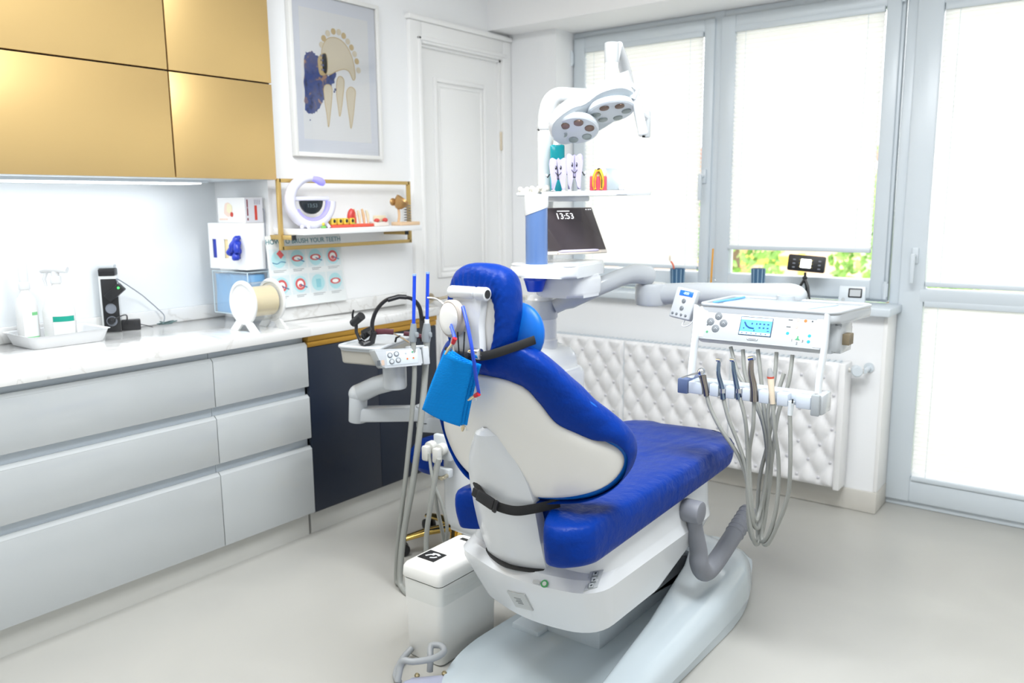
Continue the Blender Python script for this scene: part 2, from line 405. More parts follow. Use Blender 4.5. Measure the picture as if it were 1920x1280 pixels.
drawer_unit(-.10, YD, 'wide white glossy cabinet of three handleless drawers')
drawer_unit(YD, YR-.012, 'narrow white glossy cabinet of three drawers beside the navy cabinet')
drawer_unit(-1.4, -.10, 'white drawer cabinet nearest the camera, out of the picture') if False else None
nv = thing('navy_cabinet', (-2.8, 2.54, 0), 'navy blue two-door base cabinet under a gold handle profile', 'cabinet')
NY1 = 2.93
B((XP+.002, YR+.002, .10), (XC-.024, NY1, .846)).build('cabinet_body', NAVY, nv)
B((XP+.002, YR, 0), (XC-.05, NY1, .10)).build('plinth', PLINTH, nv)
ym = at(713, 800, x=XC).y
B((XC-.022, YR-.01, .113), (XC, ym-.001, .822), .0012).build('door', NAVY, nv)
B((XC-.022, ym+.001, .113), (XC, NY1, .822), .0012).build('door', NAVY, nv)
MB().box((XC-.045, YR-.01, .848), (XC+.004, NY1+.005, .8705), .002).box((XC-.03, YR-.01, .824), (XC+.001, NY1+.003, .846), .002).build('handle_profile', GOLDP, nv)
mb = MB(); mb.box((XN+.002, -.10, .872), (XC+.018, YR-.001, .912), .003); mb.box((XP+.001, YR-.005, .8725), (XC+.018, NY1+.01, .912), .003)
wt = tag(mb.build('worktop', MARBLE), 'white veined marble worktop running over the cabinets', 'worktop')
mb = MB(); mb.box((XN+.001, -.10, .912), (XN+.02, YR-.001, .972), .003); mb.box((XP+.001, YR, .9125), (XP+.02, NY1+.01, .972), .003)
tag(mb.build('worktop_upstand', MARBLE), 'low marble upstand along the wall behind the worktop', 'upstand')

XU, UZ, US = -2.84, 1.508, 1.885
def wall_unit(y0, y1, label):
    t = thing('wall_cabinet', (XU-.2, (y0+y1)/2, UZ), label, 'cabinet', 'gold wall cabinets')
    B((XN+.002, y0, UZ+.012), (XU-.02, y1, ZC-.01)).build('cabinet_body', BLACK, t)
    B((XU-.02, y0+.003, UZ), (XU, y1-.003, US-.003), .001).build('door', GOLD, t)
    B((XU-.02, y0+.003, US+.003), (XU, y1-.003, 2.6), .001).build('door', GOLD, t)
UYS = at(330, 333, x=XU).y
wall_unit(-.3, UYS, 'wide gold wall cabinet with two flap doors')
wall_unit(UYS, 2.15, 'narrower gold wall cabinet beside the framed picture')
LEDM = mat('led_strip', (1, 1, 1), .5, emit=6, ecol=(.93, .97, 1))
t = thing('cabinet_light', (-3.05, 1.0, UZ-.02), 'white strip light glowing under the gold wall cabinets', 'lamp')
B((XN+.10, -.1, UZ-.012), (XU-.18, 1.95, UZ+.010), .002).build('housing', PVC, t)
B((XN+.12, -.08, UZ-.016), (XU-.20, 1.93, UZ-.012)).build('diffuser', LEDM, t)
B((XN+.003, -.3, UZ-.001), (XU-.022, 2.148, UZ+.0115)).build('underside_panel', PVC, t)

so_ = at(980, 559, y=YW)
t = thing('wall_socket', so_, 'small white socket plate low on the wall left of the window', 'socket')
B((so_.x-.035, YW-.010, so_.z-.022), (so_.x+.035, YW+.001, so_.z+.022), .003).build('face_plate', mat('ivory_plate', (.80, .78, .72), .4), t)
for dx in (-.016, .016): MB().cyl((so_.x+dx, YW-.0105, so_.z), (so_.x+dx, YW-.0095, so_.z), .011, n=16).build('socket_well', LGREY, t)

# ================================================================ dental chair
CX = -1.265
chair = thing('dental_chair', (CX, 2.2, 0), 'dental treatment chair under dark blue covers with white shell back', 'dental chair')
BASEP = mat('base_plastic', (.52, .59, .63), .16, coat=.35)
# base plate and the raised lift cover
def rrect(pts, r, n=6):
    """round the corners of a polygon; r one radius or one per corner"""
    out = []; N = len(pts)
    for i in range(N):
        p = Vector(pts[i]).to_2d(); a = (Vector(pts[i-1]).to_2d()-p); b = (Vector(pts[(i+1) % N]).to_2d()-p)
        rr = r[i] if isinstance(r, (list, tuple)) else r
        rr = min(rr, a.length*.49, b.length*.49); q0 = p+a.normalized()*rr; q1 = p+b.normalized()*rr
        for k in range(n+1):
            t = k/n; out.append((q0*(1-t)**2+p*2*t*(1-t)+q1*t*t)[:])
    return out
plate = [(-1.55, 1.75), (-1.45, 1.52), (-1.02, 1.42), (-.97, 1.9), (-.96, 2.58), (-1.10, 3.0), (-1.42, 3.05), (-1.52, 2.5)]
MB().prism(rrect(plate, [.12, .14, .12, .1, .18, .18, .16, .16]), 0.002, .058, .018, 3).build('base_plate', BASEP, chair)
# lift cover: rises from the near end to a rounded hood at the far end
def cover_ring(y, xl, xr, z, r):
    zr = .02+(z-.02)*.72
    pts = rrect([(xl-.012, .04), (xr+.012, .04), (xr, zr), (xl, z)], [.001, .001, r, .02], 6)
    return [Vector((p[0], y, p[1])) for p in pts]
secs = [(1.44, -1.03, -.975, .064, .02), (1.50, -1.035, -.972, .10, .03), (1.7, -1.05, -.970, .118, .035), (2.1, -1.09, -.968, .150, .045), (2.45, -1.14, -.972, .19, .05), (2.62, -1.19, -.985, .205, .06), (2.74, -1.25, -1.02, .195, .08), (2.84, -1.32, -1.08, .15, .06), (2.92, -1.36, -1.14, .064, .01)]
MB().ring_loft([cover_ring(*q) for q in secs]).build('lift_cover', BASEP, chair, ang=50)
MB().box((-1.40, 2.0, .05), (-1.2, 2.75, .115), .012).box((-1.5, 1.95, .05), (-1.395, 2.3, .075), .006).build('base_step', mat('base_step', (.60, .66, .70), .3), chair)
# lifting arm between base and seat housing
arm_pr = [(2.02, .14), (2.55, .075), (2.66, .13), (2.30, .35), (2.05, .36)]
MB(frame((-1.345, 0, 0), (0, 1, 0), (0, 0, 1))).prism(rrect(arm_pr, .03), 0, .145, .012).build('lift_arm', WPL, chair, ang=40)
MB(frame((-1.33, 0, 0), (0, 1, 0), (0, 0, 1))).prism(rrect([(1.95, .30), (2.45, .06), (2.5, .10), (2.1, .38)], .02), 0, .11, .006).build('lift_link', DARK, chair)
# housing below the seat: lofted boat with a crease
def hull(z, xl, xr, y0, y1, bow, r=.09):
    c = (xl+xr)/2
    pts = rrect([(xl, y0+bow), (c, y0), (xr, y0+bow*.55), (xr, y1), (xl, y1)], [r*.6, .12, r, .1, .1], 7)
    return [Vector((p[0], p[1], z)) for p in pts]
hs_ = [hull(.25, -1.43, -1.08, 1.745, 2.12, .06), hull(.262, -1.475, -1.055, 1.705, 2.17, .07), hull(.375, -1.535, -1.035, 1.655, 2.44, .09), hull(.40, -1.535, -1.03, 1.65, 2.47, .09),
       hull(.425, -1.52, -1.04, 1.672, 2.48, .09), hull(.432, -1.515, -1.042, 1.725, 2.48, .042), hull(.535, -1.475, -1.055, 1.735, 2.5, .04)]
HOUS = MB().ring_loft(hs_).build('seat_housing', WPL, chair, ang=22)
# seat cushion under its cover
def seat_pt(outl, fz):
    return outl
seat_out = rrect([(-1.50, 1.80), (-1.47, 1.63), (-1.38, 1.71), (-1.185, 1.72), (-1.12, 1.575), (-1.022, 1.64), (-1.025, 2.60), (-1.13, 2.70), (-1.40, 2.72), (-1.50, 2.62)], [.1, .09, .05, .05, .07, .07, .06, .07, .07, .07], 8)
def seat_mesh(scale=1, dz=0, wr=.008, nring=13):
    c = Vector((-1.265, 2.15)); mb = MB(); rings = []
    N = len(seat_out)
    def fold(p):
        return wr*(noise.noise(p*9)+.7*noise.noise(Vector((p.x*26, p.y*9, p.z*20)))+.5*noise.noise(p*44))
    # bottom centre -> rim -> top centre
    prof = [(.80, .505), (.95, .497), (.985, .503), (1.0, .525), (1.008, .55), (1.0, .578), (.97, .600), (.92, .610), (.8, .612), (.6, .609), (.4, .606), (.2, .605), (.06, .605)]
    for f, z in prof:
        ring = []
        for p in seat_out:
            q = Vector(p); L = (q-c).length; d = (q-c)/L
            o = c+(q-c)*f if f < .9 else q-d*(1-f)*.34
            P = Vector((o.x, o.y, z+dz)); far = max(0, (o.y-2.0)/.7)
            P.z += (.05*far*far if f*(1 if z < .56 else 0) > .5 else -.006*far)
            k = fold(P); P.z += k if .5 < f else k*.6
            if f > .93: P.x += d.x*k*1.3; P.y += d.y*k*1.3
            ring.append(P)
        rings.append(ring)
    return mb.ring_loft(rings)
seat_mesh().build('seat_cushion', BLUEC, chair, ang=180, sub=1)
# ---- backrest: everything is built on one curved surface
def back_y(a, z):
    return 1.68-.30*(z-.6)+(.16 if a > 0 else .095)*(abs(a)/.3)**2
def mirror(h): return [(x, z) for x, z in h]+[(-x, z) for x, z in reversed(h) if abs(x) > 1e-6]
OUT = spline([(p[0], p[1], 0) for p in [(0, .632), (.12, .635), (.21, .655), (.268, .705), (.292, .77), (.285, .82), (.25, .875), (.205, .935), (.160, .995), (.115, 1.045), (.055, 1.064), (0, 1.062), (-.06, 1.066), (-.13, 1.058), (-.19, 1.01), (-.232, .945), (-.268, .88), (-.290, .82), (-.292, .77), (-.268, .705), (-.21, .655), (-.12, .635)]], 5, True)
SH = spline([(p[0], p[1], 0) for p in [(0, .648), (.09, .650), (.17, .662), (.235, .692), (.270, .745), (.262, .79), (.200, .832), (.150, .868), (.122, .918), (.095, .954), (.05, .974), (0, .978), (-.05, .976), (-.105, .962), (-.14, .935), (-.18, .885), (-.225, .846), (-.268, .795), (-.272, .745), (-.235, .692), (-.17, .662), (-.09, .650)]], 5, True)
CZ = .84
def back_ring(o, f, off, cz=CZ):
    out = []
    for p in o:
        a = p[0]*f; z = cz+(p[1]-cz)*f
        out.append(Vector((CX+a, back_y(a, z)+off, z+off*.25)))
    return out
def wrk(r, amp):
    return [p+Vector((noise.noise(p*14), noise.noise(p*14+Vector((5, 0, 0))), noise.noise(p*14+Vector((0, 7, 0)))))*amp for p in r]
# white moulded shell
MB().ring_loft([back_ring(SH, f, o) for f, o in ((1.0, .012), (1.005, .0), (1.0, -.008), (.985, -.013), (.94, -.016), (.8, -.019), (.55, -.021), (.3, -.022), (.06, -.022))]).build('back_shell', SHELLM, chair, ang=60)
# light blue upholstery
MB().ring_loft([back_ring(OUT, f, o) for f, o in ((.5, .01), (.9, .004), (.955, -.002), (.985, .004), (.985, .02), (.955, .045), (.90, .062), (.76, .072), (.5, .076), (.1, .076))]).build('backrest', BLUEL, chair, ang=60)
# dark cover: wraps over the upper part and the sides; the elastic edge follows the shell
def edge_f(p):
    """inner edge on the back: the cover comes close to the shell at the top, keeps off it lower down"""
    t = max(0, min(1, (p[1]-.70)/.15))
    return t
def cov_ring(k):
    out = []
    for p, q in zip(OUT, SH):
        t = edge_f(p); P = Vector(p); Q = Vector(q)
        inner = P.lerp(Q, .97 if t >= 1 else .1+.66*t)
        nb = [(.0, -.004), (.25, -.016), (.6, -.016), (.9, -.006), (1.0, .006), (.99, .028), (.955, .052), (.895, .072), (.76, .084), (.5, .088), (.1, .088)][k]
        if k <= 3:
            b = inner.lerp(P, nb[0]/.9)
        else:
            b = Vector((P.x*nb[0], CZ+(P.y-CZ)*nb[0], 0))
        zz = b.y
        off = nb[1]
        w = Vector((CX+b.x, back_y(b.x, zz)+off, zz+off*.25))
        if k <= 3: w += Vector((0, -.004, 0))*abs(math.sin(p[0]*180))*(1-nb[0])
        out.append(w)
    out = wrk(out, .006 if k > 2 else .003)
    return [p+Vector((0, -1, .3))*.0022*noise.noise(Vector((i*.9, k*.35, 3))) for i, p in enumerate(out)]
MB().ring_loft([cov_ring(k) for k in range(11)], cap=False).build('backrest_cover', BLUEC, chair, ang=180, sub=1)
# curved carrier arm between housing and shell
def arm_ring(yc, z, w, th, tilt=0):
    """bowed plate: camber towards the back"""
    n = 12; pts = []
    for i in range(n+1):
        s = -1+2*i/n; pts.append(Vector((CX-.035+s*w, yc-.03*(1-s*s)+.012, z)))
    for i in range(n, -1, -1):
        s = -1+2*i/n; pts.append(Vector((CX-.035+s*w*.98, yc-.03*(1-s*s)+.012+th, z+.004)))
    return pts
arm_sec = [(1.712, .405, .100, .04), (1.69, .46, .103, .04), (1.668, .52, .106, .04), (1.652, .58, .107, .035), (1.638, .64, .106, .03), (1.622, .69, .099, .03), (1.606, .74, .082, .03), (1.592, .785, .058, .03), (1.583, .818, .038, .02), (1.59, .830, .020, .012)]
MB().ring_loft([arm_ring(*q) for q in arm_sec]).build('back_carrier', WPL, chair, ang=35)
MB().tube(spline([(CX-.15, 1.735, .424), (CX-.10, 1.698, .424), (CX-.035, 1.676, .424), (CX+.03, 1.69, .424), (CX+.075, 1.72, .424)], 5), .010, 8, flat=(1, .45)).build('slot', DARK, chair)
# strap with buckle round the carrier
def strap_pts(z, pts): return pts
st = [at(868+50, 905, y=1.665), at(940, 926, y=1.618), at(985, 940, y=1.622), at(1025, 938, y=1.66), at(1060, 935, y=1.72)]
mb = MB()
sp = spline([Vector((CX-.142, 1.655, .672)), Vector((CX-.10, 1.626, .655)), Vector((CX-.035, 1.604, .628)), Vector((CX+.03, 1.614, .617)), Vector((CX+.075, 1.645, .622)), Vector((CX+.12, 1.70, .632))], 6)
mb.tube(sp, .013, 8, flat=(.18, 1), up=(0, .1, 1)); strap = mb.build('strap', BLACKF, chair, ang=80)
bk = frame(Vector((CX-.046, 1.602, .634)), (1, -.04, -.30), None, (-.1, -1, .1))
MB(bk).box((-.03, -.016, -.002), (.03, .016, .009), .004).box((-.048, -.012, 0), (-.028, .012, .006), .002).box((.03, -.017, 0), (.042, .017, .008), .002).build('buckle', BLACK, strap)

# ---- headrest
hr = frame((CX-.022, 1.575, 1.147), (1, 0, 0), None, (0, -1, .10))       # local z points backwards
HO = spline([(p[0], p[1], 0) for p in mirror([(0, -.118), (.05, -.117), (.084, -.095), (.097, -.03), (.096, .04), (.080, .086), (.045, .106), (0, .110)])], 5, True)
def hring(f, h, amp=0, dy=0):
    out = []
    for i, p in enumerate(HO):
        q = Vector((p[0]*f, p[1]*f+dy, h-.15*abs(p[0]*f)**1.2*.6))
        if amp: q += Vector((p[0], p[1], 0)).normalized()*amp*math.sin(i*2.6)+Vector((0, 0, amp*.8*math.sin(i*2.6+1)))
        out.append(hr @ q)
    return out
hm = MB().ring_loft([hring(.66, .040, .003, -.036), hring(.70, .050, .004, -.034), hring(.86, .050, .0022, -.01), hring(.97, .036), hring(1.02, .010), hring(1.0, -.02), hring(.9, -.04), hring(.6, -.045), hring(.1, -.04)], cap=False)
hm.build('headrest_cover', BLUEC, chair, ang=180, sub=1)
MB().ring_loft([hring(.82, .03, 0, -.02), hring(.84, .038, 0, -.02), hring(.80, .042, 0, -.02), hring(.1, .045, 0, -.03)]).build('headrest_pad', SHELLM, chair, ang=60)
mb = MB(hr)
mb.prism(rrect([(-.046, .035), (.046, .035), (.040, -.04), (.052, -.125), (-.052, -.125), (-.040, -.04)], .014), .044, .068, .007)
mb.cyl((-.060, .036, .062), (.022, .036, .062), .016, bev=.006); mb.cyl((.026, .036, .062), (.058, .036, .062), .0165, bev=.003)
mb.build('headrest_bracket', WPL, chair, ang=40)
MB(hr).cyl((.0575, .036, .062), (.059, .036, .062), .0105).build('bolt_hole', DARK, chair)
mb = MB(hr); mb.cyl((.018, -.108, .066), (.05, -.108, .066), .014, bev=.003); mb.build('pivot', STEEL, chair)
kb = frame(hr @ Vector((-.030, -.028, .07)), (1, -.25, 0), None, (-.38, -1, .05))
kn = MB(kb).lathe([(.040, 0), (.046, .004), (.046, .018), (.042, .022)], n=36).build('headrest_knob', mat('warm_grey_plastic', (.40, .36, .33), .45), chair)
MB(kb).lathe([(.0385, .020), (.0385, .0235), (.034, .0265), (.02, .028), (.001, .0285)], n=36).build('knob_cap', mat('cap_white', (.82, .82, .80), .25), kn)
MB(hr).tube(spline([(-.04, -.01, .08), (-.075, .015, .09), (-.10, .018, .10)], 4), .0022, 6).build('lever', STEEL, chair)
# neck cushion and its webbing strap
ncr = Matrix.Rotation(R(-8), 3, 'X')
MB().ell((CX+.042, 1.625, 1.080), (.082, .033, .080), 24, ncr).build('neck_cushion', BLUEL, chair)
MB().tube(spline([Vector((CX-.08, 1.49, 1.045)), Vector((CX-.02, 1.485, 1.035)), Vector((CX+.04, 1.51, 1.043)), Vector((CX+.09, 1.55, 1.062)), Vector((CX+.115, 1.60, 1.075))], 6), .011, 8, flat=(.25, 1), up=(0, .1, 1)).build('head_strap', BLACKF, chair)
MB().box((CX-.055, 1.472, 1.02), (CX+.0, 1.490, 1.05), .004).build('strap_buckle', BLACK, chair)
# neck slide under the headrest
MB().box((CX-.05, 1.53, 1.035), (CX+.05, 1.555, 1.10), .008).build('headrest_slide', SHELLM, chair)

# ---- armrest on the right side
ar = mat('armrest_rubber', (.21, .22, .25), .5)
px = -1.018
mb = MB()
mb.cyl((-1.07, 2.24, .468), (px+.025, 2.24, .468), .03, bev=.006)
mb.cyl((px-.03, 2.24, .468), (px+.03, 2.24, .468), .036, bev=.006); mb.build('armrest_pivot', ar, chair)
apts = spline([(px, 2.25, .455), (px, 2.262, .40), (px+.002, 2.285, .33), (px+.004, 2.29, .28), (px+.006, 2.33, .238), (px+.010, 2.40, .245), (px+.014, 2.50, .282), (px+.02, 2.60, .325), (px+.022, 2.655, .348)], 5)
arm_ = MB().tube(apts, [.022+.008*min(1, i/14) for i in range(len(apts))][:-1]+[.024], 16, flat=(1, 1)).build('armrest', ar, chair, ang=60)
mb = MB()
for k in range(6):
    c = Vector(apts[-9]).lerp(apts[-3], k/5); d = (Vector(apts[-3])-Vector(apts[-9])).normalized(); mb.lathe([(.029, -.006), (.0325, 0), (.029, .006)], c, d, 18)
mb.build('grip_rib', ar, arm_)
# marks on the housing
def on_housing(u, v):
    """nearest point of the housing along the line of sight"""
    d = (at(u, v, y=5)-EYE).normalized(); me = HOUS.data; best = None
    for p in me.polygons:
        vs = [me.vertices[i].co for i in p.vertices]
        for k in range(1, len(vs)-1):
            from mathutils.geometry import intersect_ray_tri
            h = intersect_ray_tri(vs[0], vs[k], vs[k+1], d, EYE, True)
            if h is not None and (best is None or (h-EYE).length < (best[0]-EYE).length): best = (h, p.normal.copy() if p.normal.dot(d) < 0 else -p.normal)
    return best
def plate_on(u, v, wd, ht, material, name, upv=(0, 0, 1), off=.0045, parent=None):
    h = on_housing(u, v)
    if h is None: print('MISS', name, u, v); return None, None
    n = h[1]; ex = Vector(upv).cross(n).normalized(); F = frame(h[0]+n*off, ex, None, n)
    return MB(F).box((-wd/2, -ht/2, -.001), (wd/2, ht/2, .001)).build(name, material, parent or HOUS), F
TXT = mat('dark_print', (.05, .06, .07), .6)
LABELM = mat('label_grey', (.50, .52, .52), .4)
def quad_on(px, material, name, off=.0025):
    """thin plate laid on the housing through four points of its surface"""
    hs = [on_housing(u, v) for u, v in px]
    if any(h is None for h in hs): print('MISS', name); return None
    P = [h[0] for h in hs]; n = (P[1]-P[0]).cross(P[3]-P[0]).normalized()
    if n.dot(EYE-P[0]) < 0: n = -n
    MB().put([p+n*off for p in P]+[p-n*.002 for p in P], [(0, 1, 2, 3), (4, 5, 6, 7), (0, 1, 5, 4), (1, 2, 6, 5), (2, 3, 7, 6), (3, 0, 4, 7)]).build(name, material, HOUS)
    return frame((P[0]+P[1]+P[2]+P[3])/4+n*(off+.0002), P[1]-P[0], None, n)
F = quad_on([(952, 1106), (985, 1113), (1001, 1143), (969, 1135)], LABELM, 'rating_plate', .005)
if F:
    for k in range(4): bar('plate_print', F @ Matrix.Translation((-.004+.003*(k % 2), .009-.006*k, .0002)), .026-.005*(k % 2), .0016, mat('faint_print', (.25, .27, .28), .6), HOUS)
o, F = plate_on(1022, 1095, .003, .003, LABELM, 'sticker_core')
if F:
    MB(F).cyl((0, 0, -.001), (0, 0, .0012), .0105, n=20).build('round_sticker', mat('green_sticker', (.05, .32, .10), .5), HOUS)
    MB(F).cyl((0, 0, .001), (0, 0, .0018), .006, n=16).build('sticker_centre', mat('sticker_pale', (.6, .66, .6), .5), HOUS)
    MB(F).box((-.034, -.004, -.001), (-.013, .004, .001)).build('sticker_strip', LABELM, HOUS)
quad_on([(1107, 1073), (1132, 1069), (1120, 1101), (1094, 1110)], mat('icon_panel', (.50, .53, .55), .4), 'icon_panel', .004)
for u, v in ((1117, 1078), (1113, 1088), (1108, 1098)):
    quad_on([(u-5, v-4), (u+5, v-5), (u+4, v+4), (u-6, v+5)], mat('icon_rim', (.30, .33, .35), .5), 'icon', .006)
    quad_on([(u-4, v-3), (u+4, v-4), (u+3, v+3), (u-5, v+4)], mat('icon_face', (.62, .66, .68), .5), 'icon_face', .0068)
    quad_on([(u-2, v-1), (u+2, v-2), (u+1, v+1), (u-3, v+2)], TXT, 'icon_mark', .0074)

# ================================================================ dental unit column beside the chair
UY = 2.45
unit = thing('dental_unit', (-1.78, 2.34, .1), 'white dental unit column with round filter tube and instrument tray beside the chair', 'dental unit')
MB(frame((-1.95, 2.08, 0), (1, 0, 0), (0, 1, 0))).prism(rrect([(0, .03), (.30, 0), (.33, .12), (.33, .54), (0, .54)], [.06, .05, .05, .08, .05]), .245, .80, .03, 3).build('body', WPL, unit, ang=40)
MB().ring_loft([[Vector((p[0], p[1], z)) for p in rrect([(-1.93+i, 2.14+i), (-1.64-i, 2.12+i), (-1.64-i, 2.60-i), (-1.93+i, 2.60-i)], .07)] for z, i in ((.79, 0), (.84, .004), (.87, .02), (.885, .05))]).build('body_top', WPL, unit, ang=40)
B((-1.86, 2.38, .001), (-1.66, 2.56, .26), .02).build('foot', LGREY, unit)
cx = at(1015, 600, y=UY).x
cp = Vector((cx, UY, 0))
MB().lathe([(.060, .875), (.060, .91), (.056, .915), (.056, 1.0), (.0545, 1.002), (.056, 1.004), (.056, 1.045), (.048, 1.065), (.034, 1.075), (.034, 1.18)], cp, n=32).build('column', WPL, unit)
# plate with its underbody
pz = 1.188
pA = at(972, 490, y=2.36); pB = at(1117, 487, y=2.36)
pl = rrect([(pA.x+.05, 2.19), (pB.x-.02, 2.25), (pB.x-.07, 2.56), (pA.x+.02, 2.54)], [.10, .05, .05, .11], 8)
MB().prism(pl, pz-.032, pz+.006, .010, 3).build('tray_plate', WPL, unit)
MB().prism([(p[0]*.98+(-1.63)*.02, p[1]*.97+2.4*.03) for p in pl], pz+.006, pz+.013, .003).build('plate_rim', WPL, unit)
ua = at(1022, 520, y=2.38).x; ub = at(1100, 520, y=2.38).x
MB().prism(rrect([(ua, 2.30), (ub, 2.32), (ub, 2.50), (ua, 2.50)], .04), pz-.105, pz-.03, .018, 3).build('underbody', WPL, unit)
# filter tube
fx = at(1006, 430, y=2.265)
FBL = mat('blue_filter', (.10, .19, .42), .25, coat=.4)
MB().cyl((fx.x, 2.265, pz+.012), (fx.x, 2.265, 1.405), .0375, n=32).build('filter_tube', FBL, unit)
MB().ring_loft([[Vector((fx.x+math.cos(2*PI*k/32)*r, 2.265+math.sin(2*PI*k/32)*r, z+(.014*math.cos(2*PI*k/32-.6) if b else 0))) for k in range(32)] for r, z, b in ((.039, 1.375, 1), (.040, 1.38, 1), (.040, 1.425, 0), (.037, 1.432, 0))]).build('filter_cap', WPL, unit)
# pole with its bend
pp = [at(1023, 500, y=2.50), at(1023, 330, y=2.50), at(1023, 240, y=2.50), at(1026, 205, y=2.50), at(1034, 187, y=2.51), at(1048, 179, y=2.53), at(1075, 180, y=2.57), at(1110, 181, y=2.64), at(1150, 176, y=2.72), at(1176, 168, y=2.78)]
pp = [Vector((pp[0].x, 2.5, pz-.02))]+[Vector((pp[0].x, 2.5, p.z)) if i < 2 else p for i, p in enumerate(pp[1:])]
lamp = thing('operating_lamp', (pp[0].x, 2.5, pz), 'white two-pod operating lamp on a bent pole above the unit', 'lamp')
MB().tube(spline(pp, 6), .029, 20).build('pole', WPL, lamp, ang=60)
MB().cyl(pp[2]-Vector((0, 0, .006)), pp[2]+Vector((0, 0, .004)), .0315, n=28).build('pole_collar', LGREY, lamp)
MB().cyl(at(1010, 243, y=2.473), at(1010, 243, y=2.47), .004, n=10).build('screw', DARK, lamp)
# cup holder ring with white castings on the pole
hz_ = at(1000, 357, y=2.44).z
mb = MB()
for u, v in ((982, 358), (1004, 356), (1020, 354), (990, 364)):
    c = at(u, v, y=2.42)
    for k in range(6):
        a = k*PI/3+u; mb.ell(c+Vector((math.cos(a)*.014, math.sin(a)*.010, .006*math.sin(2*a))), (.010, .008, .009), 10)
    mb.cyl(c-Vector((0, 0, .012)), c+Vector((0, 0, .008)), .010)
fl = mb.build('tooth_castings', mat('ivory_resin', (.84, .83, .76), .4)); tag(fl, 'cluster of small ivory casts beside the lamp pole, above the blue tube', 'casts', kind='stuff')
B((pp[0].x-.06, 2.40, 1.428), (pp[0].x+.03, 2.5, 1.442), .005).build('cast_ledge', WPL, unit)
# small shelf on the pole
sA = at(1032, 362, y=2.44); sB = at(1188, 358, y=2.44)
tz = 1.442
MB().prism(rrect([(sA.x, 2.37), (sB.x, 2.37), (sB.x+.01, 2.56), (sA.x, 2.56)], .025), tz-.016, tz, .005).build('shelf', WPL, unit)
MB().prism(rrect([(sA.x, 2.38), (sA.x+.12, 2.40), (sA.x+.12, 2.52), (sA.x, 2.54)], .02), tz-.034, tz-.015, .006).build('shelf_bracket', WPL, unit)
# fittings on the near side: wall socket with plugs, tap
so = thing('socket', at(828, 838, y=2.08), 'grey double socket with white plugs on the dental unit side', 'socket')
c = at(838, 838, y=2.085)
B((c.x-.05, 2.068, c.z-.045), (c.x+.03, 2.09, c.z+.045), .006).build('face_plate', LGREY, so)
for dx, col in ((-.045, LGREY), (.005, LGREY)):
    mb = MB(); mb.cyl((c.x+dx-.005, 2.07, c.z), (c.x+dx-.005, 2.045, c.z-.002), .022, n=18, bev=.003); mb.box((c.x+dx-.02, 2.02, c.z-.045), (c.x+dx+.010, 2.046, c.z+.01), .008); mb.build('plug', mat('pale_plug', (.55, .55, .52), .4), so)
tc = at(842, 884, y=2.085)
mb = MB(); mb.box((tc.x-.055, 2.06, tc.z-.015), (tc.x+.02, 2.085, tc.z+.016), .004); mb.build('valve_plate', LGREY, unit)
mb = MB(); mb.cyl((tc.x+.012, 2.075, tc.z-.004), (tc.x+.012, 2.03, tc.z-.008), .007); mb.cyl((tc.x-.012, 2.04, tc.z-.012), (tc.x+.02, 2.04, tc.z-.006), .006); mb.build('tap', mat('brass_tap', (.55, .5, .38), .3, metal=1), unit)
def hose(pts, r, parent, name='hose', m=HOSE, n=6, seg=8): return MB().tube(spline(pts, n), r, seg).build(name, m, parent, ang=80)
hose([at(822, 850, y=2.04), at(815, 890, y=2.03), at(818, 940, y=2.03), at(828, 990, y=2.06), at(838, 1030, y=2.12), Vector((-1.95, 2.2, .01))], .007, so, 'cable')
hose([at(823, 860, y=2.0), at(810, 930, y=1.99), at(800, 1000, y=1.99), at(798, 1060, y=2.0), Vector((-2.0, 2.05, .012))], .009, unit)
hose([at(805, 850, y=2.03), at(812, 900, y=2.02), at(830, 950, y=2.03), at(838, 1000, y=2.05), Vector((-1.97, 2.12, .01))], .006, so, 'cable')
# things on the unit
bc = at(1003, 520, y=2.28); bcz = pz-.032
cup = MB().lathe([(.026, at(1003, 546, y=2.28).z), (.027, at(1003, 545, y=2.28).z), (.037, bcz-.014), (.039, bcz-.012), (.039, bcz-.001)], (bc.x, 2.28, 0), n=28).build('plastic_cup', BLUEP)
tag(cup, 'dark blue plastic cup in the holder under the unit tray plate', 'cup')
# tablet leaning on the plate
tn = Vector((.90, -.43, 0)).normalized(); te = Vector((.43, .90, 0)).normalized(); ln = R(34)
tu = Vector((-tn.x*math.sin(ln), -tn.y*math.sin(ln), math.cos(ln)))
br = at(1143, 472, y=2.53); TF = frame(br-te*.262, te, tu)
tab = thing('tablet', br-te*.12, 'tablet in a clear case showing 13:53 beside the blue filter tube', 'tablet')
MB(TF).box((0, 0, -.009), (.255, .19, -.002), .003).build('tablet_case', mat('clear_case', (.68, .62, .56), .25), tab)
SCR = mat('tablet_screen', (.035, .028, .032), .08, coat=.5, emit=.08, ecol=(.35, .28, .30))
MB(TF).box((.004, .012, -.002), (.251, .186, .0005), .001).build('screen', SCR, tab)
LIT = mat('lit_digits', (.8, .8, .82), .5, emit=1.2)
text('clock_digits', '13:53', TF @ Matrix.Translation((.128, .150, .0012)), .034, LIT, tab)
bar('date_line', TF @ Matrix.Translation((.128, .172, .0012)), .05, .003, LIT, tab)
for x in (.225, .235, .243): bar('status_mark', TF @ Matrix.Translation((x, .178, .0012)), .005, .003, LIT, tab)
MB(TF).box((.05, -.004, -.002), (.225, .004, .006), .003).build('case_edge', mat('case_lip', (.70, .62, .52), .3), tab)
pen = MB(TF).tube([(.05, .005, .008), (.065, .005, .008), (.20, .005, .008), (.212, .005, .008)], [.0015, .0045, .0045, .003], 8).build('stylus', mat('lilac_plastic', (.60, .55, .72), .35))
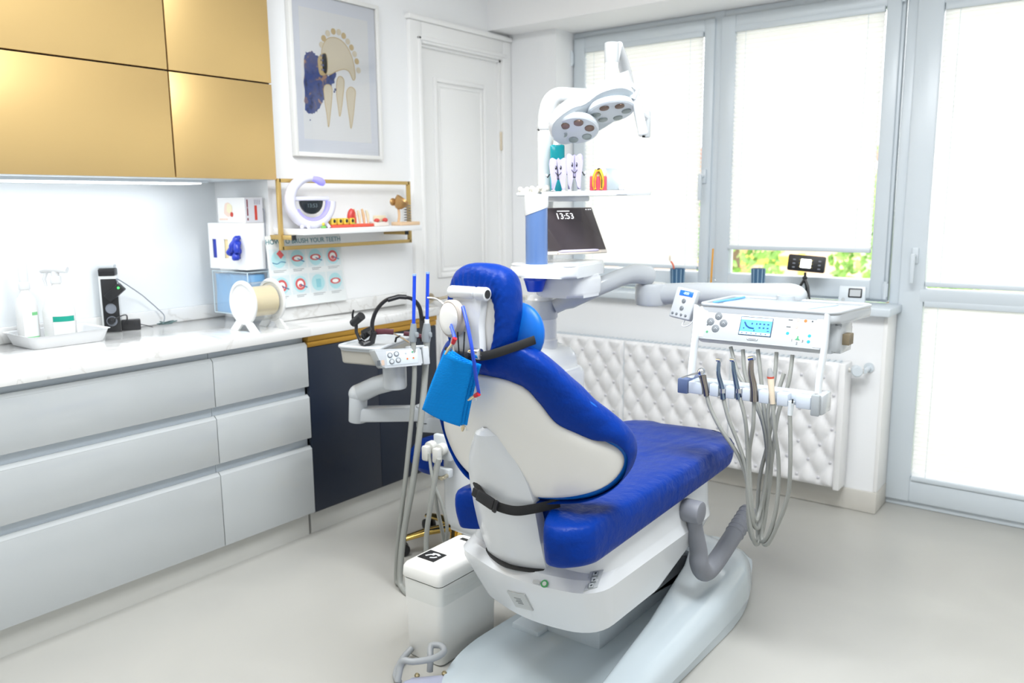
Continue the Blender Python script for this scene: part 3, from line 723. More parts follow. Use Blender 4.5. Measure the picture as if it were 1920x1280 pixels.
tag(pen, 'lilac stylus resting along the lower edge of the tablet', 'stylus')
# ---- smiling tooth figures
TOOTH = mat('lilac_foam', (.44, .42, .62), .6)
def tooth_fig(u0, u1, v0, v1, y, label):
    c0 = at(u0, v1, y=y); c1 = at(u1, v0, y=y); W = (Vector((c1.x-c0.x, 0, 0))).length*.80; H = c1.z-tz
    t = thing('tooth_figure', ((c0.x+c1.x)/2, y, tz), label, 'figure')
    F = frame(((c0.x+c1.x)/2, y, tz), (.80, .55, 0), (0, 0, 1))
    pts = spline([(-.36*W, .02*H, 0), (-.24*W, .0, 0), (-.14*W, .20*H, 0), (-.02*W, .40*H, 0), (.02*W, .40*H, 0), (.14*W, .2*H, 0), (.24*W, 0, 0), (.36*W, .02*H, 0), (.38*W, .3*H, 0), (.46*W, .62*H, 0), (.50*W, .9*H, 0), (.34*W, 1.0*H, 0), (.14*W, .95*H, 0), (0, .92*H, 0), (-.14*W, .95*H, 0), (-.34*W, 1.0*H, 0), (-.50*W, .9*H, 0), (-.46*W, .62*H, 0), (-.38*W, .3*H, 0)], 3, True)
    MB(F).prism([(p.x, p.y) for p in pts], -.016, .016, .008, 3).build('body', TOOTH, t, ang=60)
    for s in (-1, 1):
        MB(F).ell((s*.13*W, .70*H, .016), (.05*W, .065*H, .003), 10).build('eye', DARK, t)
        MB(F).ell((s*.13*W-.02*W, .72*H, .019), (.016*W, .02*H, .0015), 8).build('eye_glint', WPL, t)
        MB(F).tube([(s*.46*W, .52*H, 0), (s*.58*W, .42*H, .004), (s*.62*W, .46*H, .008)], .0018, 6).build('arm', DARK, t)
        MB(F).ell((s*.63*W, .48*H, .01), (.07*W, .05*H, .006), 8).build('hand', WPL, t)
        MB(F).ell((s*.28*W, .025*H, .012), (.13*W, .03*H, .016), 10).build('shoe', WPL, t)
    MB(F).tube(spline([(-.16*W, .57*H, .0165), (-.08*W, .51*H, .0172), (0, .495*H, .0175), (.08*W, .51*H, .0172), (.16*W, .57*H, .0165)], 4), .0011, 6).build('smile', DARK, t)
tooth_fig(1029, 1065, 295, 350, 2.40, 'smaller smiling lilac tooth figure in front of the mouthwash')
tooth_fig(1060, 1094, 287, 348, 2.43, 'taller smiling lilac tooth figure on the unit shelf')
bo = thing('mouthwash_bottle', at(1045, 350, y=2.49), 'teal mouthwash bottle behind the tooth figures', 'bottle')
bo.location.z = tz; b0 = at(1045, 300, y=2.49); TEAL = mat('teal_liquid', (.0, .38, .45), .08, coat=.6)
bh = at(1045, 266, y=2.49).z
MB(frame((b0.x, 2.49, tz), (.8, .55, 0), (0, 0, 1))).box((-.026, 0, -.018), (.026, bh-tz-.01, .018), .007, 3).build('bottle_body', TEAL, bo)
MB().lathe([(.018, bh-.012), (.012, bh), (.012, bh+.008)], (b0.x, 2.49, 0), n=18).build('neck', mat('clear_neck', (.7, .8, .8), .1), bo)
MB().cyl((b0.x, 2.49, bh+.006), (b0.x, 2.49, bh+.026), .015, n=18, bev=.002).build('cap', mat('pale_green_cap', (.45, .60, .42), .4), bo)
# cutaway tooth model
tm = thing('tooth_model', at(1122, 350, y=2.40), 'red and yellow cutaway tooth model on the unit shelf', 'tooth model'); tm.location.z = tz
F = frame((at(1122, 340, y=2.40).x, 2.40, tz), (.85, .45, 0), (0, 0, 1))
GUM = mat('red_gum', (.50, .06, .10), .4); ENAM = mat('cream_enamel', (.78, .70, .50), .3); YEL = mat('yellow_dentine', (.75, .40, .02), .4)
MB(F).box((-.028, 0, -.016), (.028, .048, .014), .003).build('gum_block', GUM, tm)
MB(F).prism([(p.x, p.y) for p in spline([(-.022, .045, 0), (-.026, .066, 0), (-.016, .080, 0), (0, .074, 0), (.016, .080, 0), (.026, .066, 0), (.022, .045, 0)], 4, True)], -.014, .013, .004).build('crown', ENAM, tm)
for s in (-1, 1):
    MB(F).tube(spline([(s*.004, .068, .014), (s*.012, .045, .0155), (s*.014, .02, .0155), (s*.010, .004, .0155)], 4), [.007]*6+[.006]*4+[.005]*3, 8).build('root', YEL, tm)
    MB(F).tube(spline([(s*.003, .062, .02), (s*.0125, .04, .021), (s*.012, .008, .0205)], 4), .0018, 6).build('nerve', GUM if s < 0 else DARK, tm)
MB(F).ell((.002, .066, .015), (.007, .008, .004), 10).build('cavity', DARK, tm)
ps = thing('stand_mirror', at(1145, 348, y=2.50), 'grey rounded panel standing in a clear holder on the unit shelf', 'mirror'); ps.location.z = tz
F = frame((at(1147, 348, y=2.50).x, 2.50, tz), (.85, .45, 0), None, (.45, -.85, .35))
MB(F).prism(rrect([(-.035, .004), (.035, .004), (.018, .082), (-.032, .082)], [.004, .004, .018, .012]), -.002, .002, .0008).build('panel', mat('grey_mirror', (.30, .35, .38), .3), ps)
MB(F).box((-.042, 0, -.010), (-.024, .014, .016), .004).box((.024, 0, -.01), (.042, .014, .016), .004).build('holder_foot', WPL, ps)

# ---------------- lamp head
P1 = at(1080, 240, y=2.42); P2 = at(1145, 205, y=2.47)
toC = (EYE-P1); toC.z = 0; toC.normalize()
N1 = (toC*.50+Vector((0, 0, -1))*.86).normalized(); N2 = (toC*.34+Vector((.10, .10, -1))*.92).normalized()
e1 = (P2-P1); NH = (N1+N2).normalized(); LH = frame((P1+P2)/2, e1, None, NH); hd = e1.length/2
bean = spline([(-hd-.088, 0, 0), (-hd-.06, .078, 0), (-hd+.02, .092, 0), (0, .075, 0), (hd-.0, .092, 0), (hd+.07, .070, 0), (hd+.095, 0, 0), (hd+.065, -.075, 0), (hd, -.10, 0), (0, -.115, 0), (-hd, -.105, 0), (-hd-.065, -.072, 0)], 4, True)
def bring(f, h): return [LH @ Vector((p.x*f, p.y*f, h-.018*(1-(p.x/(hd+.1))**2))) for p in bean]
MB().ring_loft([bring(.97, .0), bring(1.0, -.008), bring(1.0, -.02), bring(.9, -.045), bring(.6, -.065), bring(.2, -.074)]).build('lamp_head', WPL, lamp, ang=60)
MB().ring_loft([bring(.97, .001), bring(.8, .004), bring(.1, .006)]).build('lamp_underside', mat('lamp_grey', (.58, .64, .68), .35), lamp, ang=60)
LENS = mat('pod_cover', (.62, .67, .72), .10, coat=.5)
REFL = (mat('reflector_grey', (.33, .38, .37), .2, metal=.4), mat('reflector_brown', (.20, .13, .10), .2, metal=.4))
for P, N, rx, nb in ((P1, N1, .078, 3), (P2, N2, .082, 2)):
    F = frame(P+N*.004, Vector((0, 0, 1)).cross(N), None, N)
    pod = MB(F).lathe([(rx*.97, -.014), (rx, -.004), (rx*.99, .004), (rx*.93, .008), (.001, .010)], n=36).build('lamp_pod', LENS, lamp)
    for k in range(6):
        a = k*PI/3+.35; q = (math.cos(a)*rx*.62, math.sin(a)*rx*.62)
        MB(F).lathe([(.0165, .008), (.016, .0115), (.012, .0125), (.001, .0118)], (q[0], q[1], 0), n=16).build('led_lens', REFL[1 if k in ((1, 2, 0)[:nb]) else 0], pod)
# suspension of the head
v0 = at(1147, 80, y=2.55); v1 = at(1147, 155, y=2.55); v1.x = v0.x; v1.y = v0.y
MB().cyl((v0.x, v0.y, v1.z), (v0.x, v0.y, v0.z-.055), .0235, n=24).build('drop_tube', WPL, lamp)
MB().cyl((v0.x, v0.y, v0.z-.066), v0, .0245, n=24, bev=.002).build('tube_cap', LGREY, lamp)
MB().tube([at(1160, 84, y=2.60), at(1166, 108, y=2.66), at(1174, 138, y=2.74), at(1178, 165, y=2.78)], [.014, .02, .022, .024], 16).build('balance_arm', WPL, lamp)
MB().tube([v1+Vector((0, 0, .01)), (v1*1+at(1160, 84, y=2.60))/2, at(1160, 86, y=2.60)], .012, 10).build('link', WPL, lamp)
MB().tube([at(1122, 172, y=2.50), at(1150, 157, y=2.53), at(1182, 146, y=2.55)], [.022, .026, .026], 18).build('hinge_barrel', WPL, lamp)
h0 = at(1188, 168, y=2.50); h1 = at(1207, 254, y=2.50)
MB().tube([at(1160, 165, y=2.52), at(1180, 155, y=2.50), at(1196, 168, y=2.48), at(1190, 182, y=2.48), at(1170, 180, y=2.5)], .007, 10).build('clear_handle', mat('clear_plastic', (.75, .80, .82), .1, coat=.5), lamp)
MB().tube([h0, h0.lerp(h1, .5), h0.lerp(h1, .97), h1], [.014, .016, .0165, .013], 16).build('handle', WPL, lamp)
MB().cyl(h1-Vector((0, 0, .001)), h1-Vector((0, .0, .006)), .005).build('handle_tip', DARK, lamp)
q0 = at(1213, 208, y=2.56); q1 = at(1213, 258, y=2.56)
B((q0.x-.012, 2.55, q1.z), (q0.x+.012, 2.57, q0.z), .006).build('handle_plate', LGREY, lamp)
MB().tube([q0.lerp(q1, .25), h0.lerp(h1, .45)], .012, 10).build('handle_link', WPL, lamp)

# ================================================================ delivery table on its arm
tbl = thing('delivery_table', (-.90, 2.55, .96), 'white instrument delivery table with lit blue screen on a jointed arm', 'instrument table')
tl_ = R(23)
bl = at(1303, 633, y=2.42); brr = at(1540, 662, y=2.42)
PW = brr.x-bl.x; PF = frame(bl, (1, 0, 0), (0, math.sin(tl_), math.cos(tl_)))        # panel frame; +z points at the camera side
PH = .108
TBL = mat('table_white', (.50, .53, .555), .25, coat=.25)
MB(PF).prism(rrect([(-.004, 0), (PW+.004, 0), (PW+.004, PH), (-.004, PH)], .010), -.05, .002, .004).build('control_panel', TBL, tbl)
MB(PF).box((PW-.052, .004, .0015), (PW-.0, PH-.004, .0035), .001).build('panel_edge', LGREY, tbl) if False else None
MB(PF).box((-.002, .004, -.002), (.028, PH-.003, .0035), .001).box((PW-.026, .004, -.002), (PW+.002, PH-.003, .0035), .001).build('panel_trim', mat('trim_grey', (.66, .69, .71), .35), tbl)
def onp(u, v):
    """panel coordinates of a pixel"""
    o = PF.translation; n = PF.to_3x3() @ Vector((0, 0, 1)); d = at(u, v, y=3)-EYE
    p = EYE+d*((o-EYE).dot(n)/d.dot(n)); q = PF.inverted() @ p; return q.x, q.y
BTN = mat('button_grey', (.16, .18, .20), .4)
def pbtn(u, v, r, m, name, h=.004):
    x, y = onp(u, v); return MB(PF).lathe([(r, .0015), (r, h-.001), (r*.85, h), (.0005, h)], (x, y, 0), n=20).build(name, m, tbl)
ARW = mat('button_mark', (.62, .66, .68), .5)
for u, v in ((1348, 593), (1333, 603), (1357, 606), (1342, 616)):
    b = pbtn(u, v, .0125, BTN, 'button'); x, y = onp(u, v)
    MB(PF).tube([(x-.004, y-.002, .0045), (x, y+.003, .0045), (x+.005, y-.002, .0045)], .0008, 5).build('button_symbol', ARW, b)
sx0, sy0 = onp(1386, 627); sx1, sy1 = onp(1451, 599)
scr = MB(PF).box((sx0-.003, sy0-.001, .001), (sx1+.001, sy1+.003, .003), .001).build('screen', mat('screen_bezel', (.05, .08, .12), .3), tbl)
lcd = MB(PF).box((sx0, sy0+.002, .0025), (sx1-.002, sy1, .0036)).build('lcd', mat('lcd_blue', (.08, .36, .85), .3, emit=.7, ecol=(.06, .36, .95)), scr)
LCDW = mat('lcd_pale', (.5, .75, .95), .4, emit=.6, ecol=(.45, .7, .95)); LCDD = mat('lcd_ink', (.0, .06, .22), .5)
lw, lh = sx1-.002-sx0, sy1-sy0-.002
def lbox(x0, y0, x1, y1, m, n='lcd_mark'): MB(PF).box((sx0+x0*lw, sy0+.002+y0*lh, .0034), (sx0+x1*lw, sy0+.002+y1*lh, .0041)).build(n, m, scr)
lbox(0, .86, 1, 1, LCDW, 'lcd_bar'); lbox(0, 0, 1, .16, LCDW, 'lcd_bar')
def lpoly(pts): MB(PF).tube([(sx0+x*lw, sy0+.002+y*lh, .0042) for x, y in pts], .0022, 6).build('lcd_chair_icon', LCDD, scr)
lpoly([(.12, .72), (.2, .5), (.3, .4), (.45, .38)])
for k in range(6): lbox(.6+.13*(k % 3), .62-.22*(k//3), .66+.13*(k % 3), .70-.22*(k//3), LCDD)
for k in range(6): lbox(.06+.155*k, .04, .11+.155*k, .12, LCDD)
lbox(.45, .2, .48, .3, LCDD); lbox(.35, .6, .39, .7, LCDD); lbox(.5, .6, .54, .7, LCDD); lbox(.1, .32, .14, .4, LCDD); lbox(.88, .25, .95, .3, LCDD)
x, y = onp(1411, 636); MB(PF).prism(rrect([(x-.017, y-.004), (x+.017, y-.004), (x+.017, y+.004), (x-.017, y+.004)], .003), .0015, .0032, .0006).build('badge', mat('badge', (.30, .34, .36), .3, metal=.6), tbl)
MB(PF).prism(rrect([(x-.015, y-.0028), (x+.015, y-.0028), (x+.015, y+.0028), (x-.015, y+.0028)], .002), .003, .0036).build('badge_face', LGREY, tbl)
bar('badge_mark', PF @ Matrix.Translation((x, y, .0038)), .024, .0022, BTN, tbl)
OR = mat('orange_mark', (.75, .16, .02), .4); CY = mat('cyan_mark', (.0, .35, .55), .4); GN = mat('green_mark', (.05, .32, .14), .4); PK = mat('pale_red_mark', (.70, .45, .38), .5); DKM = mat('dark_mark', (.08, .09, .1), .5)
for u, v, r, m_ in ((1497, 600, .0055, PK), (1511, 602, .0052, OR), (1494, 613, .0055, PK), (1477, 625, .0052, CY), (1518, 630, .0052, CY), (1516, 641, .0052, CY), (1524, 603, .003, DKM), (1510, 615, .003, LGREY), (1522, 617, .004, mat('pale_green_mark', (.5, .62, .52), .5)), (1330, 592, .0035, LGREY), (1338, 583, .0035, mat('pale_green_mark', (.5, .62, .52), .5)), (1327, 609, .0032, DKM), (1326, 622, .0042, GN)):
    pbtn(u, v, r, m_, 'key', .0026)
for u, v in ((1483, 600), (1479, 613)):
    x, y = onp(u, v); MB(PF).box((x-.0065, y-.0015, .0015), (x+.0065, y+.0015, .0026)).build('key', DKM, tbl)
pbtn(1346, 604, .0035, mat('blue_led', (.6, .65, 1), .4, emit=2, ecol=(.5, .55, 1)), 'indicator', .0035); pbtn(1492, 625, .0025, mat('blue_led', (1, 1, 1)), 'indicator', .0035)
x, y = onp(1496, 634); MB(PF).prism([(x-.0075, y-.006), (x+.0075, y-.006), (x+.002, y+.0), (x+.002, y+.006), (x-.002, y+.006), (x-.002, y)], .0015, .0028).build('patient_symbol', GN, tbl)
for u, v, s in ((1485, 638, '1'), (1494, 644, '2'), (1505, 640, '3')):
    x, y = onp(u, v); text('number_print', s, PF @ Matrix.Translation((x, y, .0022)), .011, DKM, tbl)
# tray behind the panel
tlp = PF @ Vector((0, PH, 0)); tzz = tlp.z; ty0 = tlp.y-.01
tx0, tx1 = tlp.x-.005, tlp.x+PW+.03
bk_ = at(1620, 574, z=tzz).y
tray_o = [(tx0, ty0), (tx1, ty0), (tx1+.035, bk_), (tx0+.01, bk_)]
MB().prism(rrect(tray_o, .03), tzz-.028, tzz+.004, .010, 3).build('tray', TBL, tbl)
MB().prism(rrect([(tx0+.03, ty0+.02), (tx1-.04, ty0+.02), (tx1-.02, bk_-.02), (tx0+.04, bk_-.02)], .02), tzz-.07, tzz-.02, .02).build('tray_body', TBL, tbl)
MB().prism(rrect([(tx1-.06, ty0+.03), (tx1+.0, ty0+.03), (tx1+.005, bk_-.10), (tx1-.06, bk_-.10)], .02), tzz-.12, tzz-.03, .02).build('side_skirt', TBL, tbl)
MATB = mat('silicone_mat', (.52, .66, .76), .3)
MB().prism(rrect([(tx0+.05, ty0+.055), (tx1-.11, ty0+.045), (tx1-.05, bk_-.04), (tx0+.05, bk_-.04)], .03), tzz+.003, tzz+.0065, .001).build('tray_mat', MATB, tbl)
mb = MB()
ro = rrect(tray_o, .03); mb.tube([(p[0]*.985+(tx0+tx1)/2*.015, p[1]*.985+(ty0+bk_)/2*.015, tzz+.006) for p in ro], .006, 8, closed=True); mb.build('tray_rim', TBL, tbl, ang=80)
MB().tube([at(1338, 567, z=tzz+.008), at(1396, 557, z=tzz+.012)], .004, 8).build('blue_edge', mat('sky_blue_plastic', (.15, .45, .80), .3), tbl)
MB().cyl((tx1-.03, ty0+.05, tzz+.003), (tx1-.03, ty0+.05, tzz+.006), .006, n=14).build('lock_screw', LGREY, tbl)
for k in range(4):
    B((tx1+.0, ty0+.06+k*.012, tzz-.095), (tx1+.022, ty0+.068+k*.012, tzz-.062), .002).build('connector', mat('dark_brass', (.20, .16, .10), .4), tbl)
# side brackets and the holder bar
hy0, hz0 = 2.27, .86
hl = at(1290, 722, y=hy0); hr_ = at(1520, 760, y=hy0)
HX0, HX1 = hl.x, hr_.x; hz0 = (hl.z+hr_.z)/2
BR = mat('bracket_white', (.64, .68, .71), .28, coat=.2)
for xx, u in ((HX0-.012, 0), (HX1+.004, 1)):
    top = PF @ Vector((-.012 if u == 0 else PW+.002, .062, -.012))
    MB().tube([Vector((xx+.004, hy0+.035, hz0+.018)), Vector((xx, hy0+.05, hz0+.05)), top.lerp(Vector((xx, hy0+.06, hz0+.06)), .3), top+Vector((0, .0, .045))], .019, 12, flat=(.42, 1), up=(0, 1, 0)).build('side_bracket', BR, tbl, ang=60)
holes = [at(u, 735, y=hy0).x for u in (1323, 1353, 1384, 1415, 1449, 1485)]
edges = [HX0]+[h for x in holes for h in (x-.011, x+.011)]+[HX1]
mb = MB(); mb.box((HX0-.004, hy0+.028, hz0-.018), (HX1+.004, hy0+.085, hz0+.018), .006)
for k in range(0, len(edges), 2): mb.box((edges[k], hy0, hz0-.019), (edges[k+1], hy0+.04, hz0+.018), .004)
mb.build('holder_bar', mat('holder_plastic', (.56, .62, .70), .3, coat=.2), tbl)
B((HX0-.034, hy0-.004, hz0-.022), (HX0, hy0+.085, hz0+.024), .004).build('end_cap', mat('slate_blue_cap', (.10, .14, .26), .35), tbl)
B((HX1, hy0-.004, hz0-.034), (HX1+.024, hy0+.012, hz0+.026), .004).build('end_cap', mat('grey_cap', (.36, .39, .41), .35), tbl)
B((HX1+.001, hy0+.012, hz0-.034), (HX1+.030, hy0+.09, hz0+.024), .006).build('end_block', TBL, tbl)
# clear cap in the empty sixth rest
# arm
a0 = Vector((cx+.03, UY, .985)); a1 = at(1120, 535, y=2.55); a2 = at(1185, 514, y=2.70); a3 = at(1222, 522, y=2.78)
MB().tube(spline([at(1040, 575, y=2.45), at(1090, 552, y=2.50), at(1140, 530, y=2.58), at(1185, 514, y=2.68), at(1222, 518, y=2.76)], 5), [.026]*3+[.033]*12+[.036]*5+[.03], 16, flat=(.8, 1), up=(0, 0, 1)).build('upper_arm', TBL, tbl, ang=60)
el = at(1222, 545, y=2.78)
MB().cyl(el-Vector((0, 0, .055)), el+Vector((0, 0, .03)), .062, n=32, bev=.012).build('elbow', TBL, tbl)
fe = at(1510, 556, y=2.72)
MB().tube(spline([el-Vector((0, 0, .015)), at(1300, 550, y=2.775), at(1400, 552, y=2.76), at(1480, 553, y=2.74), fe], 5), [.040]*14+[.040, .040, .038, .034, .028, .022, .012], 16, flat=(.8, 1), up=(0, 0, 1)).build('forearm', TBL, tbl, ang=60)
MB().cyl((fe.x-.06, 2.72, tzz-.05), (fe.x-.06, 2.72, fe.z), .034, n=24).build('swivel', TBL, tbl)
MB().cyl((cx, UY, .985), (cx, UY, 1.055), .060, n=28, bev=.006).build('arm_collar', TBL, tbl)
# ---------------- handpieces, each with its hose
def pxs(pts): return [at(u, v, y=y) for u, v, y in pts]
HB = hy0+.006
def handpiece(name, label, cat, shape, m, hpts, hm=HOSE):
    b = pxs(shape['body'])
    t = thing(name, b[0], label, cat, 'handpieces in the holder bar')
    MB().tube(spline(b, 4), [shape['r'][0]+(shape['r'][1]-shape['r'][0])*k/(4*(len(b)-1)) for k in range(4*(len(b)-1)+1)], 12).build('body', m, t, ang=60)
    hose(hpts, .0062, tbl, 'hose', hm)
    return t
def ups(p): return pxs(p)
t = handpiece('air_syringe', 'steel three-way air syringe with thin nozzle, first in the holder bar', 'syringe', dict(body=[(1325, 742, HB), (1321, 722, HB), (1317, 704, HB+.005)], r=(.0085, .0115)), DSTEEL,
    pxs([(1325, 740, HB), (1332, 765, HB), (1352, 805, HB), (1385, 855, HB+.02), (1402, 910, HB+.03), (1403, 975, HB+.04), (1410, 1008, HB+.06), (1420, 1012, HB+.09), (1432, 985, HB+.11), (1440, 900, HB+.13), (1432, 800, HB+.14), (1404, 735, HB+.14), (1384, 700, HB+.15), (1370, 650, HB+.17)]))
MB().ell(at(1315, 697, y=HB), (.013, .013, .013), 14).build('head', STEEL, t)
MB().tube(pxs([(1311, 699, HB), (1296, 702, HB-.02), (1278, 708, HB-.035)]), [.0035, .003, .0022], 8).build('nozzle', STEEL, t)
BLST = mat('blue_steel', (.20, .27, .36), .2, metal=1)
for i, (lab, us, ends) in enumerate((('slim blue-tinted steel handpiece, second in the holder bar', 1352, 1393), ('slim steel handpiece with a thin upright bur, third in the holder bar', 1383, 1421))):
    t = handpiece('dental_handpiece', lab, 'handpiece', dict(body=[(us+4, 748, HB), (us+1, 725, HB), (us-5, 700, HB+.004), (us-4, 678, HB+.01)] if i == 0 else [(us+2, 748, HB), (us-2, 722, HB), (us-7, 695, HB+.004), (us-9, 676, HB+.01)], r=(.0088, .0052)), BLST,
        pxs([(us+4, 745, HB), (us+14, 785, HB), (us+32-14*i, 830, HB+.01), (1399+3*i, 880, HB+.02), (1407-4*i, 950, HB+.03), (1414-2*i, 985+25*i, HB+.05), (1424, 985+28*i, HB+.09), (1434+6*i, 930, HB+.12), (1440+6*i, 850, HB+.13), (1425+8*i, 770, HB+.14), (ends+6, 710, HB+.15), (ends, 655, HB+.17)]))
    hd_ = at(us-4 if i == 0 else us-9, 676, y=HB+.01)
    MB().tube([hd_+Vector((-.006, 0, .002)), hd_+Vector((.008, -.004, .003))], .0062, 12).build('head', STEEL, t)
    MB().cyl((at(us+3, 736, y=HB)), at(us+3, 728, y=HB), .0105, n=14).build('coupling', STEEL, t)
t = handpiece('dental_handpiece', 'thick bronze-coloured handpiece with angled head, fourth in the holder bar', 'handpiece', dict(body=[(1414, 752, HB), (1413, 725, HB), (1408, 697, HB+.004), (1409, 672, HB+.01)], r=(.0125, .0068)), DSTEEL,
    pxs([(1414, 750, HB), (1412, 800, HB), (1405, 850, HB+.02), (1408, 930, HB+.03), (1415, 975, HB+.05), (1424, 960, HB+.09), (1436, 900, HB+.12), (1442, 840, HB+.13), (1440, 770, HB+.14), (1452, 710, HB+.15), (1456, 660, HB+.17)]))
hd_ = at(1409, 672, y=HB+.01); MB().tube([hd_+Vector((-.007, 0, -.001)), hd_+Vector((.010, -.004, .004))], .0078, 12).build('head', STEEL, t)
t = handpiece('scaler', 'cream scaler handpiece with red ring and grey tip, fifth in the holder bar', 'scaler', dict(body=[(1449, 757, HB), (1447, 735, HB), (1445, 708, HB+.004)], r=(.0075, .0098)), mat('cream_plastic', (.72, .62, .48), .35),
    pxs([(1449, 755, HB), (1452, 800, HB), (1460, 870, HB+.02), (1456, 950, HB+.03), (1440, 1005, HB+.05), (1426, 1014, HB+.09), (1420, 990, HB+.11), (1424, 900, HB+.13), (1440, 830, HB+.14), (1452, 760, HB+.14), (1470, 700, HB+.16)]))
MB().cyl(at(1445, 709, y=HB+.004), at(1445, 705.5, y=HB+.004), .0101, n=16).build('red_ring', mat('red_ring', (.55, .07, .04), .4), t)
MB().tube([at(1445, 706, y=HB+.004), at(1444, 697, y=HB+.004), at(1443, 690, y=HB+.004)], [.0095, .0075, .005], 14).build('tip', mat('grey_tip', (.35, .36, .37), .35), t)
MB().tube([at(1481, 778, y=HB), at(1484, 752, y=HB)], [.007, .009], 12).build('hose_cap', mat('clear_cap', (.70, .75, .78), .1, coat=.5), tbl)
MB().box(at(1486, 752, y=HB-.011)-Vector((.002, .001, .006)), at(1486, 752, y=HB-.011)+Vector((.002, .001, .006))).build('rest_slot', DARK, tbl)
hose(pxs([(1481, 776, HB), (1482, 860, HB), (1477, 930, HB+.02), (1455, 990, HB+.04), (1437, 1021, HB+.06), (1428, 1005, HB+.09), (1430, 950, HB+.11), (1446, 870, HB+.13), (1458, 780, HB+.14), (1478, 720, HB+.15), (1486, 665, HB+.17)]), .0062, tbl)
# ---------------- apex locator hung on the table's left end
af0, af1, af2 = at(1253, 592, y=2.47), at(1291, 601, y=2.45), at(1268, 536, y=2.50)
AF = frame(af0, af1-af0, af2-af0); aw, ah = (af1-af0).length, (af2-af0).length
ap = thing('apex_locator', af0, 'small white handheld meter with blue display beside the delivery table', 'meter')
MB(AF).box((0, 0, -.022), (aw, ah, 0), .005, 3).build('housing', TBL, ap)
MB(AF).box((aw*.22, ah*.74, -.001), (aw*.86, ah*.91, .0015), .001).build('display', mat('display_blue', (.01, .10, .75), .3, emit=.9, ecol=(.01, .12, .85)), ap)
text('display_digits', '-000', AF @ Matrix.Translation((aw*.54, ah*.825, .002)), .013, mat('digit_pale', (.5, .65, 1), .5, emit=.9, ecol=(.5, .65, 1)), ap)
for x, y, r in ((.52, .58, .0075), (.52, .34, .0075), (.16, .13, .0042), (.36, .13, .0042), (.58, .13, .0042), (.80, .13, .0042)):
    MB(AF).lathe([(r, -.001), (r, .0018), (r*.7, .003), (.0004, .003)], (aw*x, ah*y, 0), n=16).build('button', BTN, ap)
MB().tube(spline([AF @ Vector((aw*.75, ah*.02, -.01)), AF @ Vector((aw*.7, -.02, -.008)), AF @ Vector((aw*1.0, -.012, -.01)), AF @ Vector((aw*1.2, .03, -.02)), AF @ Vector((aw*1.5, .06, -.025))], 5), .002, 6).build('cable', WPL, ap)

# ================================================================ assistant's tray with its arm
AZ = .90
A_, B_, C_, D_ = at(632, 650, z=AZ), at(709, 656, z=AZ), at(775, 630, z=AZ), at(715, 628, z=AZ)
ast = thing('assistant_tray', (-2.0, 2.2, .6), 'white assistant tray with control buttons on a bent arm before the navy cabinet', 'instrument tray')
ao = rrect([A_, B_, C_, D_], [.03, .02, .03, .03])
ac = (A_+B_+C_+D_).to_2d()/4
MB().prism(ao, AZ-.012, AZ+.002, .005, 3).build('tray_top', TBL, ast)
MB().tube([(p[0], p[1], AZ+.002) for p in ao], .007, 8, closed=True).build('tray_rim', TBL, ast, ang=80)
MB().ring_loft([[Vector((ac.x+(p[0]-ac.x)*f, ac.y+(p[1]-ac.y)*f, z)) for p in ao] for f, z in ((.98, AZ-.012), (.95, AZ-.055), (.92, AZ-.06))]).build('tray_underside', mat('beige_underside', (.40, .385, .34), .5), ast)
# control block on the near right side; its face leans back
K0, K1 = at(722, 690, z=AZ-.048), at(791, 684, z=AZ-.048)
CF = frame(K0, K1-K0, (-.10, .22, 1)); cw_ = (K1-K0).length
MB(CF).prism(rrect([(-.006, 0), (cw_+.004, 0), (cw_+.001, .060), (-.032, .066)], .006), -.09, .0, .006).build('control_block', TBL, ast)
MB(CF).box((.008, .008, -.001), (cw_-.012, .056, .0012), .001).build('keypad', mat('keypad', (.60, .66, .70), .4), ast)
for x, y in ((.020, .043), (.043, .046), (.025, .021), (.048, .024)):
    b = MB(CF).lathe([(.0092, 0), (.0092, .002), (.007, .003), (.0004, .003)], (x, y, .001), n=16).build('button', BTN, ast)
    MB(CF).lathe([(.0062, .0035), (.0004, .0038)], (x, y, .001), n=12).build('button_face', LGREY, b)
for x, y, m_ in ((.070, .046, LGREY), (.074, .026, OR), (.092, .048, GN), (.094, .027, OR)):
    MB(CF).lathe([(.0032, 0), (.0032, .0015), (.0004, .0016)], (x*cw_/.12, y, .001), n=10).build('key', m_, ast)
for x in (-.020, -.006): MB(CF).box((x-.005, .010, -.001), (x+.005, .028, .0014)).build('print_label', DKM if x < -.01 else mat('beige_label', (.55, .42, .33), .5), ast)
E1 = (K1-K0).normalized()
MB(CF).box((cw_+.006, .0, -.07), (cw_+.030, .064, .004), .005).build('tube_rest', TBL, ast)
MB(CF).box((cw_-.038, .058, -.07), (cw_+.030, .070, -.01), .005).build('tube_rest', TBL, ast)
# arm
hub = at(735, 705, z=.80)
hub = at(740, 700, y=2.02)
MB().cyl(hub-Vector((0, 0, .055)), hub+Vector((0, 0, .045)), .042, n=28, bev=.010).build('hub', TBL, ast)
elb = at(672, 738, y=2.03)
MB().tube([hub-Vector((0, 0, .025)), hub.lerp(elb, .5)-Vector((0, 0, .006)), elb], [.034, .034, .036], 18, flat=(.8, 1), up=(0, 0, 1)).build('upper_arm', TBL, ast)
MB().ell(elb, (.038, .036, .036), 18).build('elbow_cap', TBL, ast)
el2 = at(670, 775, y=2.03)
MB().cyl(el2-Vector((0, 0, .03)), elb, .034, n=24, bev=.004).build('elbow', TBL, ast)
jo = at(800, 773, y=2.17)
MB().tube([el2-Vector((.012, 0, 0)), el2, jo, jo+Vector((.05, .03, 0))], .030, 4, flat=(1, .95), up=(0, 0, 1)).build('lower_arm', TBL, ast, ang=30) if False else None
